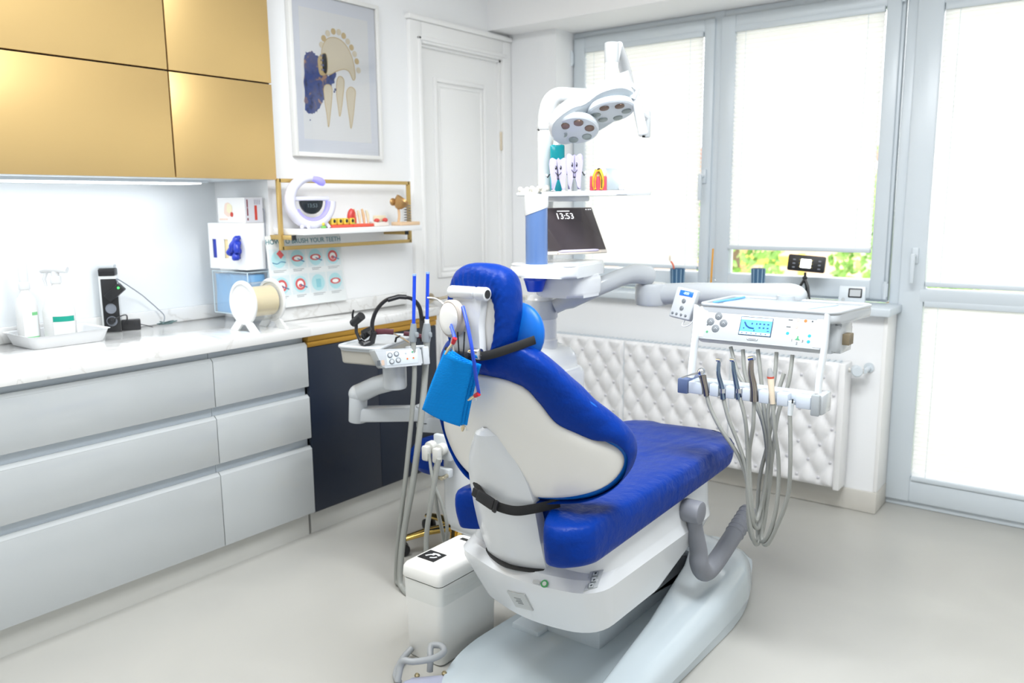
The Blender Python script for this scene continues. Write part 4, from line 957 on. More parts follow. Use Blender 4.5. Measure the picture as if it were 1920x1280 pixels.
ldir = (jo-el2).normalized(); LF = frame(el2, ldir, None, (0, 0, 1))
MB(LF).box((-.02, -.03, -.028), ((jo-el2).length+.02, .03, .024), .007, 3).build('lower_arm', TBL, ast)
MB().cyl(jo-Vector((0, 0, .06)), jo+Vector((0, 0, .03)), .04, n=28, bev=.006).build('joint', TBL, ast)
MB().cyl(jo-Vector((0, 0, .034)), jo-Vector((0, 0, .031)), .0408, n=28).build('joint_gap', DARK, ast)
MB(frame(jo-Vector((0, 0, .04)), Vector((.30, .12, 0)), None, (0, 0, 1))).box((-.02, -.038, -.028), (.30, .038, .03), .008, 3).build('wall_arm', TBL, ast)
# suction handpieces standing in the rests
SUCG = mat('suction_grey', (.26, .29, .31), .45)
for i, (u, v0, v1, lab, wdt) in enumerate(((775, 517, 640, 'blue suction straw in a grey handle, nearer the loupes on the assistant tray', 0), (800, 513, 640, 'blue suction straw in a grey handle, white collar below it, nearest the headrest', 1))):
    yy = 2.03+.05*i
    t = thing('suction_tip', at(u, 640, y=yy), lab, 'suction tip', 'suction tips on the assistant tray')
    p0 = at(u-1, 640, y=yy); p1 = at(u+.5, 606, y=yy); p2 = at(u+.5, 598, y=yy)
    MB().tube([p0, p0.lerp(p1, .3), p0.lerp(p1, .7), p1], [.0125+.002*i, .014+.003*i, .0115+.003*i, .009+.002*i], 16).build('handle', SUCG, t)
    MB().box(p0.lerp(p1, .35)-Vector((-.010, .006, .006)), p0.lerp(p1, .35)+Vector((.024, .006, .012)), .004).build('lever', SUCG, t)
    if i: MB().cyl(p1, p2, .0085, n=16).build('collar', WPL, t)
    top = at(u+2, v0, y=yy)
    MB().tube([p1-Vector((0, 0, .004)), top], .0062, 12).build('straw', BLUEP, t)
    MB().cyl(top, top+Vector((0, 0, .006)), .0066, n=12).build('straw_tip', mat('pale_blue_tip', (.25, .40, .80), .3), t)
    if i == 0: hp = [(775, 640, yy), (777, 700, yy), (772, 780, yy), (760, 900, yy), (748, 1000, yy), (743, 1080, yy), (750, 1125, yy-.01), (770, 1140, yy-.02), (800, 1138, yy)]
    else: hp = [(800, 640, yy), (797, 700, yy), (790, 780, yy-.03), (775, 900, yy-.05), (757, 1000, yy-.06), (750, 1080, yy-.07), (757, 1118, yy-.08), (775, 1128, yy-.09), (805, 1125, yy-.05)]
    q = pxs(hp); q = [Vector((p.x, p.y, max(p.z, .013))) for p in q]
    hose(q, .0085 if i == 0 else .0115, ast)
# loupes with headlamp
lp = thing('magnifying_headset', at(700, 650, z=AZ), 'black headband with magnifying loupes lying on the assistant tray', 'headset')
W_ = 2.10
MB().tube(spline(pxs([(700, 628, 2.02), (698, 605, 2.02), (707, 580, 2.03), (725, 562, 2.05), (748, 557, 2.08), (772, 560, 2.12), (786, 575, 2.15), (791, 600, 2.17)]), 5), .0085, 10, flat=(1, .7)).build('headband', BLACK, lp, ang=60)
MB().tube(pxs([(727, 562, 2.045), (748, 556, 2.08), (762, 557, 2.10)]), .0125, 10, flat=(1, .7)).build('crown_pad', BLACK, lp, ang=60)
q = at(796, 608, y=2.18); B((q.x-.018, 2.17, q.z-.065), (q.x+.018, 2.19, q.z+.03), .004).build('battery_box', BLACK, lp)
MB().tube(pxs([(676, 640, 2.0), (684, 646, 2.0), (697, 640, 2.02), (702, 622, 2.02)]), [.010, .013, .013, .010], 10).build('side_mount', BLACK, lp)
MB().tube(pxs([(683, 632, 2.0), (680, 622, 1.99), (695, 615, 2.0)]), .0075, 8).build('hinge', BLACK, lp)
MB().tube(pxs([(675, 638, 1.99), (668, 622, 1.99), (668, 600, 1.99)]), .006, 8).build('flip_arm', BLACK, lp)
MB().tube(pxs([(662, 606, 1.99), (678, 592, 1.99)]), [.0145, .0155], 16).build('lens_barrel', BLACK, lp)
MB().tube(pxs([(662, 603, 1.99), (661, 590, 1.99), (663, 581, 1.99)]), [.005, .004, .003], 8).build('flip_lever', BLACK, lp)
MB().tube(pxs([(680, 632, 2.02), (692, 622, 2.03)]), [.013, .014], 14).build('lens_barrel', BLACK, lp)
MAR = mat('maroon_strap', (.09, .02, .03), .5)
MB().tube(pxs([(705, 622, 2.03), (722, 621, 2.04), (738, 622, 2.06)]), .0105, 8, flat=(.3, 1), up=(0, 0, 1)).build('temple_strap', MAR, lp)
MB().tube(pxs([(757, 625, 2.10), (775, 627, 2.13), (796, 632, 2.15)]), .0085, 8, flat=(.3, 1), up=(0, 0, 1)).build('temple_strap', MAR, lp)
MB().tube(pxs([(738, 625, 2.08), (755, 634, 2.08), (768, 642, 2.08)]), .0035, 6).build('nose_bridge', STEEL, lp)
MB().tube(pxs([(741, 641, 2.08), (743, 633, 2.08), (750, 630, 2.08)]), .004, 6).build('nose_pad', BLACK, lp)

# ================================================================ on the worktop
ZT = .912
TRAYW = mat('tray_plastic', (.68, .69, .70), .25)
t = thing('plastic_tray', (-3.15, 1.37, ZT), 'shallow white plastic tray holding the two spray bottles', 'tray')
def rect_ring(x0, x1, y0, y1, z, r): return [Vector((p[0], p[1], z)) for p in rrect([(x0, y0), (x1, y0), (x1, y1), (x0, y1)], r)]
MB().ring_loft([rect_ring(-3.25, -3.05, 1.245, 1.495, ZT+.0005, .03), rect_ring(-3.265, -3.035, 1.23, 1.51, ZT+.045, .03), rect_ring(-3.272, -3.028, 1.223, 1.517, ZT+.047, .034), rect_ring(-3.26, -3.04, 1.235, 1.505, ZT+.044, .03), rect_ring(-3.245, -3.055, 1.25, 1.49, ZT+.006, .03)]).build('tray_body', TRAYW, t, ang=40)
BOT = mat('bottle_white', (.70, .70, .69), .35)
def bottle(x, y, label, slim, top):
    t = thing('spray_bottle', (x, y, ZT+.0065), label, 'bottle', 'spray bottles in the white tray')
    z = ZT+.0065; F = frame((x, y, z), (.8, .6, 0), None, (0, 0, 1)); h = top-z
    prof = [(.040, .052, 0), (.043, .056, .006), (.043, .056, .42*h), (.038, .050, .5*h), (.022, .024, .72*h), (.015, .015, .76*h), (.015, .015, .80*h)]
    if slim: prof = [(.034, .034, 0), (.036, .036, .006), (.036, .036, .46*h), (.030, .030, .55*h), (.016, .016, .62*h), (.015, .015, .68*h)]
    mb = MB(F); mb.ring_loft([[Vector((math.cos(2*PI*k/28)*b, math.sin(2*PI*k/28)*a, q)) for k in range(28)] for a, b, q in prof]); mb.build('bottle_body', BOT, t, ang=60)
    hh = prof[-1][2]
    mb = MB(F); mb.cyl((0, 0, hh-.005), (0, 0, hh+.022), .018, n=20, bev=.002)
    if slim: mb.tube([(0, 0, hh+.02), (.0, 0, h-.03), (.002, 0, h)], [.015, .016, .012], 14)
    else:
        mb.tube([(.045, 0, h-.012), (.012, 0, h-.006), (-.03, 0, h-.006), (-.052, 0, h-.014)], [.012, .016, .016, .011], 12); mb.cyl((0, 0, hh+.02), (0, 0, h-.01), .013, n=14)
        mb.tube([(-.03, 0, h-.014), (-.042, 0, h-.045), (-.036, 0, h-.07)], [.008, .006, .004], 8)
    mb.build('trigger_head', TRAYW, t, ang=60)
    return t, F, h
y1 = at(48, 560, x=-3.19).y; tb1 = at(44, 491, x=-3.19).z
t1, F1, h1_ = bottle(-3.19, y1, 'slimmer white spray bottle with pale green label in the tray', True, tb1)
y2 = at(108, 560, x=-3.11).y; tb2 = at(100, 500, x=-3.11).z
t2, F2, h2_ = bottle(-3.11, y2, 'wide white spray bottle with dark green label stripe in the tray', False, tb2)
LG1 = mat('label_green', (.0, .30, .22), .5); LG2 = mat('label_leaf', (.20, .55, .25), .5); LPAPER = mat('label_paper', (.80, .83, .82), .5)
Fc = frame(F2.translation, (EYE-F2.translation).cross(Vector((0, 0, -1))), (0, 0, 1))
def curved_label(F, x0, x1, z0, z1, ra, rb, m, name, parent, off=.0012):
    # wraps the elliptical bottle between two angles around its axis
    def fn(u, v):
        a = x0+(x1-x0)*u; return F @ Vector((math.cos(a)*(rb+off), math.sin(a)*(ra+off), z0+(z1-z0)*v))
    MB().grid(fn, 10, 1).build(name, m, parent, ang=180)
q = F2.inverted() @ EYE; aC = math.atan2(q.y, q.x)
curved_label(F2, aC-.5, aC+.9, .01, .36*h2_, .043, .056, LPAPER, 'label', t2)
curved_label(F2, aC-.5, aC+.9, .29*h2_, .36*h2_, .043, .056, LG1, 'label_stripe', t2, .002)
q = F1.inverted() @ EYE; aC1 = math.atan2(q.y, q.x)
curved_label(F1, aC1-.4, aC1+1.0, .01, .40*h1_, .036, .036, LPAPER, 'label', t1)
curved_label(F1, aC1-.2, aC1+1.0, .012, .09*h1_, .036, .036, LG2, 'label_stripe', t1, .002)
curved_label(F1, aC1+.4, aC1+1.0, .35*h1_, .39*h1_, .036, .036, LG2, 'label_mark', t1, .002)
t = thing('black_speaker', (-3.175, 1.135, ZT), 'small black rounded speaker cut by the left picture edge', 'speaker')
MB().cyl((-3.175, 1.135, ZT), (-3.175, 1.135, ZT+.085), .036, n=28, bev=.012).build('body', BLACK, t)
MB().cyl((-3.175, 1.135, ZT+.085), (-3.175, 1.135, ZT+.088), .024, n=24).build('top_disc', GREYP, t)
# pop-up power tower
py = at(212, 620, x=-3.25).y; ptop = at(205, 516, x=-3.25).z
pw = thing('power_tower', (-3.25, py, ZT), 'pop-up power socket tower with black face on the worktop', 'power tower')
PF2 = frame((-3.25, py, ZT), (.62, .78, 0), None, (0, 0, 1))
MB(PF2).box((-.032, -.026, 0), (.032, .026, ptop-ZT), .003).build('tower', mat('tower_white', (.72, .74, .74), .3), pw)
MB(PF2).box((-.024, -.030, .002), (.036, -.024, ptop-ZT-.012), .002).build('socket_face', BLACK, pw)
MB(PF2).box((-.03, -.03, ptop-ZT), (.03, .028, ptop-ZT+.028), .004).build('top_block', BLACK, pw)
MB(PF2).box((-.03, -.026, ptop-ZT+.028), (.028, .026, ptop-ZT+.045), .006).build('top_cap', LGREY, pw)
for z in (.045, .095):
    MB(PF2).lathe([(.020, 0), (.020, .002), (.017, .002), (.016, .0005), (.001, .0005)], (.006, -.030, z), (0, -1, 0), 20).build('socket_ring', GREYP, pw)
ad = thing('plug_adapter', PF2 @ Vector((.04, -.05, .17)), 'black plug adapter with green light angled out of the power tower', 'adapter')
AF2 = frame(PF2 @ Vector((.0, -.031, .135)), PF2.to_3x3() @ Vector((.75, -.2, .66)), PF2.to_3x3() @ Vector((-.6, 0, .75)))
MB(AF2).box((0, -.018, -.016), (.075, .018, .016), .004).build('adapter_body', BLACK, ad)
MB(AF2).cyl((.068, .003, .0155), (.068, .003, .0175), .004, n=12).build('power_light', mat('green_led', (.05, .9, .1), .4, emit=3, ecol=(.05, 1, .12)), ad)
MB(PF2).cyl((.006, -.031, .048), (.006, -.05, .048), .014, n=16, bev=.002).build('small_plug', BLACK, ad)
hose([AF2 @ Vector((.074, .01, .0)), AF2 @ Vector((.085, .03, 0)), at(262, 550, x=-3.25), at(278, 563, x=-3.26), at(295, 578, x=-3.26), at(308, 592, x=-3.25), Vector((-3.235, at(305, 600, x=-3.235).y, ZT+.003))], .0022, ad, 'cable', GREYP, 6, 6)
pb = thing('power_brick', (-3.235, 1.70, ZT), 'small black power brick lying beside the power tower', 'power brick')
bq = at(247, 618, x=-3.22)
MB(frame((-3.22, bq.y, ZT), (.45, .89, 0), None, (0, 0, 1))).box((-.035, -.016, .001), (.035, .016, .044), .004).build('brick_body', BLACK, pb)
hose([PF2 @ Vector((.006, -.05, .05)), at(236, 590, x=-3.2), Vector((-3.2, bq.y-.03, ZT+.03))], .0025, pb, 'cable', BLACK, 6, 6)
hose([Vector((-3.215, bq.y+.035, ZT+.02)), Vector((-3.21, bq.y+.06, ZT+.012)), Vector((-3.2, bq.y+.08, ZT+.004))], .002, pb, 'cable', BLACK, 6, 6)
rnd = random.Random(4); c0 = at(293, 604, z=ZT+.006); c0.x = -3.215
hose([c0+Vector((rnd.uniform(-.02, .02), rnd.uniform(-.045, .045), rnd.uniform(-.002, .016))) for k in range(14)], .0022, pb, 'coiled_cable', mat('teal_grey_cable', (.10, .16, .16), .5), 5, 6)

# ---- glove dispenser on the niche return, boxes above and below
GX0, GX1, GY0, GY1 = -3.205, -2.945, 2.052, YR
gd = thing('glove_dispenser', (-3.07, 2.1, 1.14), 'white wall dispenser with three slots and blue gloves sticking out', 'dispenser')
slots = [(at(u, 460, y=GY0).x) for u in (402, 424, 446)]
mb = MB()
zb, zt_ = 1.14, 1.333
s0, s1 = 1.185, 1.265
edges = [GX0]+[e for s in slots for e in (s-.015, s+.015)]+[GX1]
for k in range(0, len(edges), 2): mb.box((edges[k], GY0, s0), (edges[k+1], GY0+.004, s1))
mb.box((GX0, GY0, zb), (GX1, GY0+.004, s0)); mb.box((GX0, GY0, s1), (GX1, GY0+.004, zt_))
mb.box((GX1-.004, GY0+.004, zb), (GX1, GY1, zt_)); mb.box((GX0, GY0+.004, zb), (GX0+.004, GY1, zt_)); mb.box((GX0+.004, GY0+.004, zb), (GX1-.004, GY1, zb+.004)); mb.box((GX0+.004, GY0+.004, zt_-.004), (GX1-.004, GY1, zt_))
mb.build('housing', mat('dispenser_white', (.86, .87, .88), .25), gd)
GLV = mat('blue_nitrile', (.01, .035, .42), .3); CRM = mat('cream_latex', (.80, .66, .38), .5)
for k, (s, m_) in enumerate(zip(slots, (GLV, CRM, GLV))):
    B((s-.018, GY0+.0045, s0-.01), (s+.018, GY0+.07, s1+.01), .004).build('glove_stack', m_, gd)
rnd = random.Random(11); gs = slots[2]+.010
mb = MB()
for pts, r in (([(0, .03, .05), (.004, -.012, .045), (.0, -.028, .02), (-.012, -.03, -.01)], [.010, .014, .016, .012]), ([(0, .02, .03), (.012, -.02, .02), (.024, -.028, -.014)], [.010, .015, .012]), ([(0, .02, .02), (-.016, -.02, .004), (-.034, -.026, -.02)], [.012, .016, .014]), ([(.0, .01, 0), (.006, -.022, -.02), (.010, -.026, -.044)], [.012, .014, .010])):
    mb.tube(spline([Vector((gs+p[0], GY0+p[1], 1.225+p[2])) for p in pts], 4), [r[min(len(r)-1, i//4)]*rnd.uniform(.8, 1.15) for i in range(4*(len(pts)-1)+1)], 10)
mb.build('hanging_glove', GLV, gd, ang=80)
hose([(GX1+.002, 2.148, 1.14), (GX1+.006, 2.15, 1.30), (GX1+.006, 2.15, 1.375), (GX1-.004, 2.152, 1.392)], .003, gd, 'wire_bracket', GREYP, 6, 6)
gb = thing('glove_box', (-3.02, 2.1, 1.333), 'white and pink carton of gloves lying on the dispenser', 'box')
bx0 = at(409, 395, y=GY0+.01).x
B((bx0, GY0+.008, 1.3335), (GX1+.0, GY1-.012, 1.437), .001).build('carton', mat('carton', (.84, .83, .82), .5), gb)
PNK = mat('pink_print', (.80, .62, .52), .6); RED = mat('red_print', (.55, .05, .03), .6); GRY = mat('grey_carton_side', (.62, .63, .68), .5); YLP = mat('pale_yellow_print', (.80, .74, .52), .6)
B((GX1-.0005, GY0+.009, 1.3345), (GX1+.001, GY1-.013, 1.436)).build('side_panel', GRY, gb)
SF = frame((GX1+.0014, 2.098, 1.385), (0, 0, -1), None, (1, 0, 0))
bar('red_lettering', SF @ Matrix.Translation((.010, .014, 0)), .060, .012, RED, gb)
MAROON = mat('maroon_print', (.22, .05, .07), .6)
for x, l_ in ((-.028, .032), (.006, .032), (.036, .010)): bar('maroon_lettering', SF @ Matrix.Translation((x, -.026, 0)), l_, .006, MAROON, gb)
for k in range(4): bar('small_lettering', SF @ Matrix.Translation((-.034, .010+.008*k, 0)), .020, .0025, mat('grey_print', (.28, .28, .34), .6), gb)
FF = frame((bx0, GY0+.0076, 1.3335), (1, 0, 0), (0, 0, 1))
for k_, (x, z, r, m_) in enumerate(((.075, .055, .030, PNK), (.085, .06, .020, YLP), (.10, .035, .010, RED))):
    MB(FF).prism([(x+math.cos(a*PI/6)*r*(1+.15*math.sin(a*2)), z+math.sin(a*PI/6)*r) for a in range(12)], -.0002, .0004+.0004*k_).build('box_print', m_, gb)
B((bx0+.01, GY0+.0074, 1.345), (bx0+.07, GY0+.0082, 1.352)).build('box_print', PNK, gb)
ti = thing('tissue_dispenser', (-3.07, 2.1, .945), 'clear acrylic holder of blue sheets under the glove dispenser', 'dispenser')
TX0, TX1, TZ0, TZ1, TY0 = GX0+.006, GX1-.004, .948, 1.128, GY0+.004
CLR = bpy.data.materials.new('acrylic'); CLR.use_nodes = True
nt = CLR.node_tree; nt.nodes.remove(nt.nodes['Principled BSDF']); tr = nt.nodes.new('ShaderNodeBsdfTransparent'); tr.inputs[0].default_value = (.98, .99, .99, 1); gl = nt.nodes.new('ShaderNodeBsdfGlossy'); gl.inputs['Roughness'].default_value = .05
mx = nt.nodes.new('ShaderNodeMixShader'); lw_ = nt.nodes.new('ShaderNodeLayerWeight'); lw_.inputs['Blend'].default_value = .16; nt.links.new(lw_.outputs['Facing'], mx.inputs[0]); nt.links.new(tr.outputs[0], mx.inputs[1]); nt.links.new(gl.outputs[0], mx.inputs[2]); nt.links.new(mx.outputs[0], nt.nodes['Material Output'].inputs[0])
mb = MB(); mb.box((TX0, TY0, TZ0), (TX1, TY0+.003, TZ1)); mb.box((TX1-.003, TY0+.003, TZ0), (TX1, GY1, TZ1)); mb.box((TX0, TY0+.003, TZ0), (TX0+.003, GY1, TZ1)); mb.box((TX0, TY0, TZ0-.003), (TX1, GY1, TZ0))
mb.build('acrylic_case', CLR, ti)
mb = MB()
for a, b in (((TX0, TY0, TZ0), (TX1, TY0, TZ0)), ((TX1, TY0, TZ0), (TX1, TY0, TZ1)), ((TX0, TY0, TZ0), (TX0, TY0, TZ1)), ((TX1, TY0, TZ1), (TX1, GY1, TZ1)), ((TX1, GY1-.002, TZ0), (TX1, GY1-.002, TZ1)), ((TX0, TY0, TZ1), (TX1, TY0, TZ1))): mb.cyl(a, b, .002, n=6)
mb.build('case_edges', mat('acrylic_edge', (.55, .68, .75), .15), ti)
TIS = mat('sky_blue_tissue', (.22, .50, .84), .7)
xm = at(430, 550, y=TY0).x
def sheet_stack(x0, x1, name):
    def fn(u, v):
        return Vector((x0+(x1-x0)*u, TY0+.008+.006*math.sin(u*9+v*3)*v+.012*v*u, TZ0+.002+(TZ1-TZ0-.012)*v-.012*u*v))
    m_ = MB().grid(fn, 10, 8); m_.box((x0+.002, TY0+.022, TZ0+.001), (x1-.002, GY1-.012, TZ1-.012), .004); m_.build(name, TIS, ti, ang=60)
sheet_stack(TX0+.006, xm-.002, 'sheet_stack'); sheet_stack(xm+.002, TX1-.006, 'sheet_stack')

# ---- barrier film reel
RY0 = 1.925; RXc = -2.80; RZ = at(463, 567, x=-2.80).z; RL = .135; RR = RZ-ZT-.006
fr_ = thing('film_reel', (RXc, RY0+RL/2, ZT), 'white round-sided dispenser with a roll of cream film', 'film dispenser')
RR2 = min(RR, .088)
for yy in (RY0, RY0+RL):
    mb = MB(); mb.lathe([(RR2-.004, -.006), (RR2, -.003), (RR2, .003), (RR2-.004, .006), (RR2-.014, .006), (RR2-.016, .002), (.001, .002)], (RXc, yy, RZ), (0, -1, 0), 48)
    for s in (-1, 1):
        mb.put([(RXc+s*.045, yy-.005, RZ-RR2*.80), (RXc+s*.092, yy-.005, ZT+.0005), (RXc+s*.040, yy-.005, ZT+.0005), (RXc+s*.005, yy-.005, RZ-RR2*.9), (RXc+s*.045, yy+.005, RZ-RR2*.80), (RXc+s*.092, yy+.005, ZT+.0005), (RXc+s*.040, yy+.005, ZT+.0005), (RXc+s*.005, yy+.005, RZ-RR2*.9)],
               [(0, 1, 2, 3), (4, 5, 6, 7), (0, 1, 5, 4), (1, 2, 6, 5), (2, 3, 7, 6), (3, 0, 4, 7)])
    mb.build('side_disc', mat('reel_white', (.74, .75, .75), .3), fr_)
MB().lathe([(.060, .008), (.060, RL-.008)], (RXc, RY0, RZ), (0, 1, 0), 40).build('film_roll', mat('cream_film', (.70, .60, .40), .35), fr_)
MB().cyl((RXc, RY0, RZ-RR2+.012), (RXc, RY0+RL, RZ-RR2+.012), .005, n=10).build('tie_bar', CLR, fr_)
MB().lathe([(RR2-.010, .006), (RR2-.010, RL-.006)], (RXc, RY0, RZ), (0, 1, 0), 40, cap=False).build('clear_sleeve', CLR, fr_)

# ---- poster propped on the upstand
PFm = frame((-2.882, 2.128, .974), (0, 1, 0), (-.033, 0, .303)); pw_, ph_ = .405, .305
po = thing('brushing_poster', (-2.88, 2.33, .972), 'laminated poster HOW TO BRUSH YOUR TEETH leaning on the wall', 'poster')
MB(PFm).box((0, 0, -.0015), (pw_, ph_, 0)).build('sheet', mat('poster_paper', (.74, .77, .77), .25), po)
TEALT = mat('teal_lettering', (.03, .20, .25), .5); PTEAL = mat('pale_teal_print', (.40, .66, .70), .5); LIPS = mat('lip_red', (.62, .10, .10), .5); TWH = mat('tooth_white', (.84, .84, .82), .5); STEELB = mat('brush_blue', (.05, .20, .38), .5); GRY2 = mat('caption_grey', (.30, .33, .35), .6)
text('poster_title', 'HOW TO BRUSH YOUR TEETH', PFm @ Matrix.Translation((pw_*.5, ph_-.026, .0004)), .0295, TEALT, po)
PPANEL = mat('poster_cell', (.62, .70, .72), .4)
def disc(x, y, r, m_, name, h, sx=1, sy=1, ring=0):
    if ring: pr = [(r, h-.0003), (r, h), (r*ring, h), (r*ring, h-.0003)]
    else: pr = [(r, h-.0003), (r, h), (.0002, h)]
    MB(PFm @ Matrix.Translation((x, y, 0)) @ Matrix.Diagonal((sx, sy, 1, 1))).lathe(pr, n=28, cap=False).build(name, m_, po)
for r_ in range(2):
    for c_ in range(4):
        x = .055+c_*.098; y = .205-r_*.112
        MB(PFm).box((x-.045, y-.042, 0), (x+.045, y+.044, .0002)).build('picture_cell', PPANEL, po)
        disc(x, y, .036, PTEAL, 'picture_disc', .0005)
        for q_ in range(2): bar('caption', PFm @ Matrix.Translation((x-.006*q_, y-.047-.0065*q_, .0004)), .066-.014*q_-.008*((r_+c_) % 3), .0024, GRY2, po)
        k = r_*4+c_
        if k == 0:
            MB(PFm @ Matrix.Translation((x+.01, y+.022, 0)) @ Matrix.Rotation(R(40), 4, 'Z')).box((-.012, -.016, .0004), (.012, .014, .001)).build('paste_tube', LIPS, po)
            MB(PFm).tube(spline([(x-.034, y-.012, .001), (x-.01, y-.018, .001), (x+.01, y-.01, .001), (x+.034, y-.014, .001)], 5), .0016, 5).build('toothbrush', STEELB, po)
        elif k == 6:
            MB(PFm @ Matrix.Translation((x+.002, y-.004, 0))).prism(rrect([(-.012, -.018), (.012, -.018), (.014, .02), (-.014, .02)], .004), .0004, .001).build('water_glass', mat('glass_print', (.25, .55, .62), .5), po)
        else:
            op = k in (3, 4, 5)
            disc(x, y, .030, LIPS, 'lips', .001, .9 if op else 1, .85 if op else .45, .62)
            disc(x, y, .019, TWH, 'teeth', .0009, .95, .8 if op else .42)
            if k != 7: MB(PFm).tube([(x+.034, y-.016, .0014), (x, y-.002, .0014)], .0022, 5).build('toothbrush', STEELB, po)
            if op: disc(x, y-.006, .010, LIPS, 'tongue', .0012, 1.1, .8)

# ================================================================ wall shelf with gold frame and what stands on it
SX0, SX1, SY0, SY1, SZ0, SZ1 = XP+.001, -2.72, 2.175, 2.872, 1.283, 1.307
sh = thing('wall_shelf', (-2.82, 2.52, SZ0), 'white wall shelf held in a rectangular gold metal frame', 'shelf')
B((SX0, SY0, SZ0), (SX1, SY1, SZ1), .002).build('shelf_board', mat('shelf_white', (.85, .86, .87), .3), sh)
fx_ = -2.845; g = .008; fy0, fy1, fz0, fz1 = SY0-.018, 2.915, 1.228, 1.505
mb = MB()
for lo, hi in (((fx_-g, fy0-g, fz0-g), (fx_+g, fy0+g, fz1+g)), ((fx_-g, fy1-g, fz0-g), (fx_+g, fy1+g, fz1+g)), ((fx_-g, fy0, fz0-g), (fx_+g, fy1, fz0+g)), ((fx_-g, fy0, fz1-g), (fx_+g, fy1, fz1+g))): mb.box(lo, hi, .001)
mb.build('gold_frame', GOLDF, sh)
for y in (SY0-.010, SY1-.05):
    b = B((SX0, y-.008, SZ0-.020), (-2.775, y+.008, SZ0-.001), .001).build('bracket_bar', GOLDF, sh)
    B((-2.7755, y-.009, SZ0-.0205), (-2.768, y+.009, SZ0-.0005)).build('end_cap', BLACK, b)
# ring lamp
rc = at(582, 374, x=-2.79); RLr = .095; ZS = SZ1+.0005
rl = thing('ring_lamp', (rc.x, rc.y, ZS), 'white open-ring bedside lamp glowing violet with a dark clock on the shelf', 'lamp')
RF = frame((-2.79, rc.y, ZS+.112), (.18, .98, 0), (0, 0, 1))      # local x to the right, y up, z towards the room
arc = [Vector((math.cos(a)*RLr, math.sin(a)*RLr, 0)) for a in [R(55+k*305/40) for k in range(41)]]
n_ = len(arc)
MB(RF).tube(arc, [.012+.014*min(1, k/10) for k in range(n_)], 16, flat=(.8, 1.1), up=(0, 0, 1)).build('ring', mat('lamp_white', (.70, .70, .82), .3), rl, ang=80)
VIO = mat('violet_glow', (.30, .28, .80), .5, emit=.55, ecol=(.25, .22, 1))
MB(RF).tube([Vector((p.x*.86, p.y*.86, .010)) for p in arc[20:]], .013, 10).build('glow_strip', VIO, rl, ang=80)
MB(RF).tube([Vector((math.cos(R(a))*RLr*.98, math.sin(R(a))*RLr*.98, .012)) for a in range(50, 88, 6)], [.010, .015, .017, .016, .014, .012, .010], 12).build('glow_tip', VIO, rl)
half = [(math.cos(R(a))*.052, math.sin(R(a))*.055+.002) for a in range(180, 361, 12)]
MB(RF).prism(half, -.006, .014, .002).build('clock_window', mat('clock_black', (.01, .015, .02), .12), rl)
MB(RF).box((-.085, .002, -.01), (.085, .020, .012), .006).build('crossbar', mat('lamp_white', (1, 1, 1)), rl)
text('clock_digits', '13:53', RF @ Matrix.Translation((0, -.018, .0145)), .022, mat('dim_digits', (.10, .14, .16), .5, emit=.15), rl)
mb = MB(RF)
for x, z in ((-.055, .018), (-.03, .03), (.075, .018)): mb.tube([(x*.8, -.08, 0), (x, -.111, z)], [.009, .007], 8)
mb.tube([(.06, -.085, 0), (.085, -.111, -.02)], [.009, .007], 8); mb.build('foot', mat('lamp_white', (1, 1, 1)), rl)
# teeth models on the shelf
def shelf_at(u, v, x=-2.77): return at(u, v, x=x)
t = thing('teeth_model', shelf_at(635, 424), 'row of four yellow tooth blocks on a red base on the shelf', 'teeth model'); t.location.z = ZS
c1_, c2_ = shelf_at(619, 420).y, shelf_at(660, 420).y
B((-2.795, c1_-.005, ZS), (-2.745, c2_+.006, ZS+.012), .002).build('base', mat('red_base', (.75, .10, .06), .4), t)
B((-2.79, c2_-.012, ZS+.011), (-2.744, c2_+.008, ZS+.016), .001).build('base_tab', mat('leaf_green', (.2, .55, .12), .4), t)
for k in range(4):
    y = c1_+.012+(c2_-c1_-.02)*k/3
    b = B((-2.785, y-.013, ZS+.012), (-2.755, y+.013, ZS+.040), .004).build('tooth_block', mat('lemon_tooth', (.80, .60, .08), .4), t)
    MB().ell((-2.755, y, ZS+.028), (.004, .007, .008), 10).build('cavity', DARK, b)
t = thing('toy_block', shelf_at(606, 424), 'small green and yellow block beside the ring lamp foot', 'block'); t.location.z = ZS
y = shelf_at(607, 420, -2.735).y; B((-2.745, y-.008, ZS), (-2.728, y+.008, ZS+.010), .002).build('lower_block', mat('leaf_green', (1, 1, 1)), t); MB().ell((-2.737, y, ZS+.017), (.007, .007, .008), 10).build('upper_block', mat('lemon_tooth', (1, 1, 1)), t)
t = thing('teeth_model', shelf_at(672, 422), 'tall red gum model with cream tooth roots on the shelf', 'teeth model'); t.location.z = ZS
c1_, c2_ = shelf_at(655, 420).y, shelf_at(693, 420).y
B((-2.80, c1_, ZS), (-2.74, c2_, ZS+.014), .003).build('base', mat('red_base', (1, 1, 1)), t)
MB().tube(spline([(-2.77, c1_+.008, ZS+.012), (-2.77, c1_+.004, ZS+.045), (-2.77, c1_+.016, ZS+.07), (-2.77, c1_+.026, ZS+.05), (-2.77, c1_+.026, ZS+.014)], 4), .012, 10).build('gum', mat('red_gum2', (.62, .06, .05), .35), t)
for k in range(4):
    y = c1_+.034+(c2_-c1_-.045)*k/3
    MB().tube([(-2.765, y, ZS+.013), (-2.765, y-.004, ZS+.05), (-2.765, y-.012, ZS+.078-.006*(k % 2))], [.005, .0075, .005], 10).build('tooth_root', mat('cream_enamel', (1, 1, 1)) if k % 2 else mat('tan_root', (.72, .48, .28), .4), t)
t = thing('teeth_model', shelf_at(710, 420), 'small red gum model in a clear block on the shelf', 'teeth model'); t.location.z = ZS
c1_, c2_ = shelf_at(697, 418).y, shelf_at(724, 418).y
